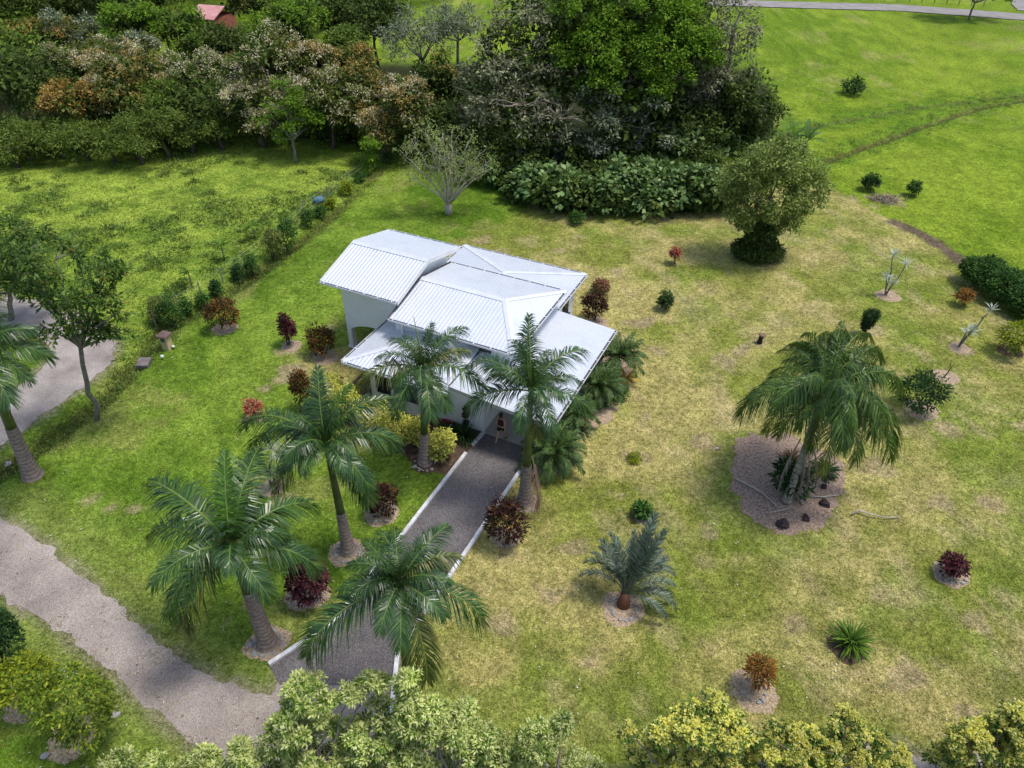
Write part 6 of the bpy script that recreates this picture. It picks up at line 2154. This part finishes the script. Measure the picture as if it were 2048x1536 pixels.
tag(o, 'small white garden lamp inside the loops of the red hose', 'lamp')

# ================================================================= PERSON
px, py = gp(1002, 884)
PR = thing('person', 'person in a dark sleeveless top and black shorts walking up the driveway', 'person', (px, py, .045), HAZ)     # walks towards local +Y


def skin(name, verts, edges, radii, mat, parent, sub=2, root=0):
    me = bpy.data.meshes.new(name)
    me.from_pydata(verts, edges, [])
    o = obj(name, me, parent)
    o.modifiers.new('skin', 'SKIN')
    for i, r in enumerate(radii):
        me.skin_vertices[0].data[i].radius = r if hasattr(r, '__len__') else (r, r)
    me.skin_vertices[0].data[root].use_root = True
    s = o.modifiers.new('sub', 'SUBSURF')
    s.levels = s.render_levels = sub
    me.materials.append(mat)
    return o


M_skin = solid('skin', (.46, .25, .17), (.56, .33, .23), 4, .55)
M_top = solid('dark_top', (.035, .012, .014), (.06, .02, .022), 8, .85)
M_short = solid('black_shorts', (.010, .010, .012), (.022, .02, .024), 8, .85)
M_hair = solid('brown_hair', (.02, .011, .008), (.05, .028, .018), 12, .6)
M_shoe = solid('sandal', (.10, .06, .04), (.18, .12, .08), 8, .7)
V_ = [(0, 0, .93), (0, 0, 1.08), (0, .01, 1.25), (0, .0, 1.40), (0, .0, 1.47), (0, .02, 1.53),                        # 0-5 trunk, neck
      (-.17, 0, 1.37), (-.23, -.06, 1.12), (-.24, .08, .90), (-.24, .12, .83),                                          # 6-9 left arm (forward)
      (.17, 0, 1.37), (.24, -.10, 1.14), (.25, -.12, .91), (.25, -.12, .84),                                            # 10-13 right arm
      (-.09, 0, .88), (-.10, -.14, .50), (-.10, -.36, .13), (-.10, -.30, .05),                                          # 14-17 left leg trailing
      (.09, 0, .88), (.10, .20, .50), (.10, .24, .09), (.10, .36, .05)]                                                 # 18-21 right leg forward
E_ = [(0, 1), (1, 2), (2, 3), (3, 4), (4, 5), (3, 6), (6, 7), (7, 8), (8, 9), (3, 10), (10, 11), (11, 12), (12, 13), (0, 14), (14, 15), (15, 16), (16, 17), (0, 18), (18, 19), (19, 20), (20, 21)]
R_ = [(.16, .12), (.125, .095), (.14, .10), (.09, .07), .05, .05, .052, .042, .030, .022, .052, .042, .030, .022, .095, .062, .034, .03, .095, .062, .034, .03]
skin('body', V_, E_, R_, M_skin, PR)
skin('shorts', [(0, 0, 1.02), (0, 0, .93), (-.09, 0, .86), (-.10, -.09, .66), (.09, 0, .86), (.10, .12, .66)], [(0, 1), (1, 2), (2, 3), (1, 4), (4, 5)], [(.17, .13), (.19, .145), .13, .11, .13, .11], M_short, PR, root=1)
skin('top', [(0, 0, .98), (0, 0, 1.10), (0, .01, 1.25), (0, 0, 1.37), (-.11, 0, 1.39), (.11, 0, 1.39)], [(0, 1), (1, 2), (2, 3), (3, 4), (3, 5)], [(.19, .145), (.165, .125), (.175, .13), (.13, .095), .07, .07], M_top, PR)
hd_ = MB()
bm = bmesh.new()
bmesh.ops.create_uvsphere(bm, u_segments=18, v_segments=14, radius=1)
for v in bm.verts:
    x, y, z = v.co
    nose = math.exp(-((x / .18) ** 2 + ((z + .1) / .22) ** 2)) * (y > 0) * .16
    eye = -.05 * (y > 0) * sum(math.exp(-(((x - s) / .15) ** 2 + ((z - .02) / .12) ** 2)) for s in (-.36, .36))
    k = 1 - .22 * max(0, -z) * (1 if y > 0 else .6)
    v.co = Vector((x * .078 * k, y * .098 * k + (nose + eye) * .1, z * .118))
me = bpy.data.meshes.new('head')
bm.to_mesh(me)
bm.free()
me.materials.append(M_skin)
hd = obj('head', me, PR, (0, .03, 1.60))
for s in (-1, 1):
    obj('ear', stone_mesh('ear', M_skin, 1, 1, .02, 1.2), hd, (s * .078, -.005, -.005), None, (.012, .02, .03))
hair = MB()
bm = bmesh.new()
bmesh.ops.create_uvsphere(bm, u_segments=18, v_segments=14, radius=1)
for v in bm.verts:
    x, y, z = v.co
    back = max(0, -y)
    low = max(0, -z)
    front = max(0, y)
    v.co = Vector((x * .092, y * .105 - low * back * .02 - front * .03 * (z < .3), z * .125 - low * back * .16 + (.06 * front if z < .3 else 0)))
me = bpy.data.meshes.new('hair')
bm.to_mesh(me)
bm.free()
me.materials.append(M_hair)
obj('hair', me, PR, (0, .005, 1.625))
for nm, q, s in (('hand', (-.24, .15, .79), -1), ('hand', (.25, -.11, .80), 1)):
    vs, es, rd = [(0, 0, .04), (0, .005, -.02)], [(0, 1)], [(.028, .016), (.034, .015)]
    for k in range(4):
        a = (k - 1.5) * .018
        L_ = (.068, .076, .072, .056)[k]
        b0 = len(vs)
        vs += [(.0 + .004, a, -.045), (.012 * -s, a * 1.1, -.045 - L_ * .5), (.022 * -s, a * 1.1, -.045 - L_)]
        es += [(1, b0), (b0, b0 + 1), (b0 + 1, b0 + 2)]
        rd += [.0095, .0085, .007]
    b0 = len(vs)
    vs += [(.0, .034, .0), (-.012 * s, .052, -.035)]
    es += [(0, b0), (b0, b0 + 1)]
    rd += [.011, .008]
    o = skin(nm, vs, es, rd, M_skin, PR, 1)
    o.location = q
for q, p, rx in (((-.10, -.32, .045), 0, 1.0), ((.10, .30, .022), 0, 0)):
    m = MB()
    m.add([(-.042, -.1, -.012), (.042, -.1, -.012), (.05, .12, -.012), (-.04, .13, -.012), (-.042, -.1, .012), (.042, -.1, .012), (.05, .12, .012), (-.04, .13, .012)],
          [(0, 3, 2, 1), (4, 5, 6, 7), (0, 1, 5, 4), (1, 2, 6, 5), (2, 3, 7, 6), (3, 0, 4, 7)])
    m.tube([(-.045, .04, .01), (-.02, .04, .055), (.02, .04, .055), (.048, .04, .01)], .01, 5)
    obj('sandal', m.mesh('sandal', M_shoe), PR, q, (-rx * .9, 0, 0))
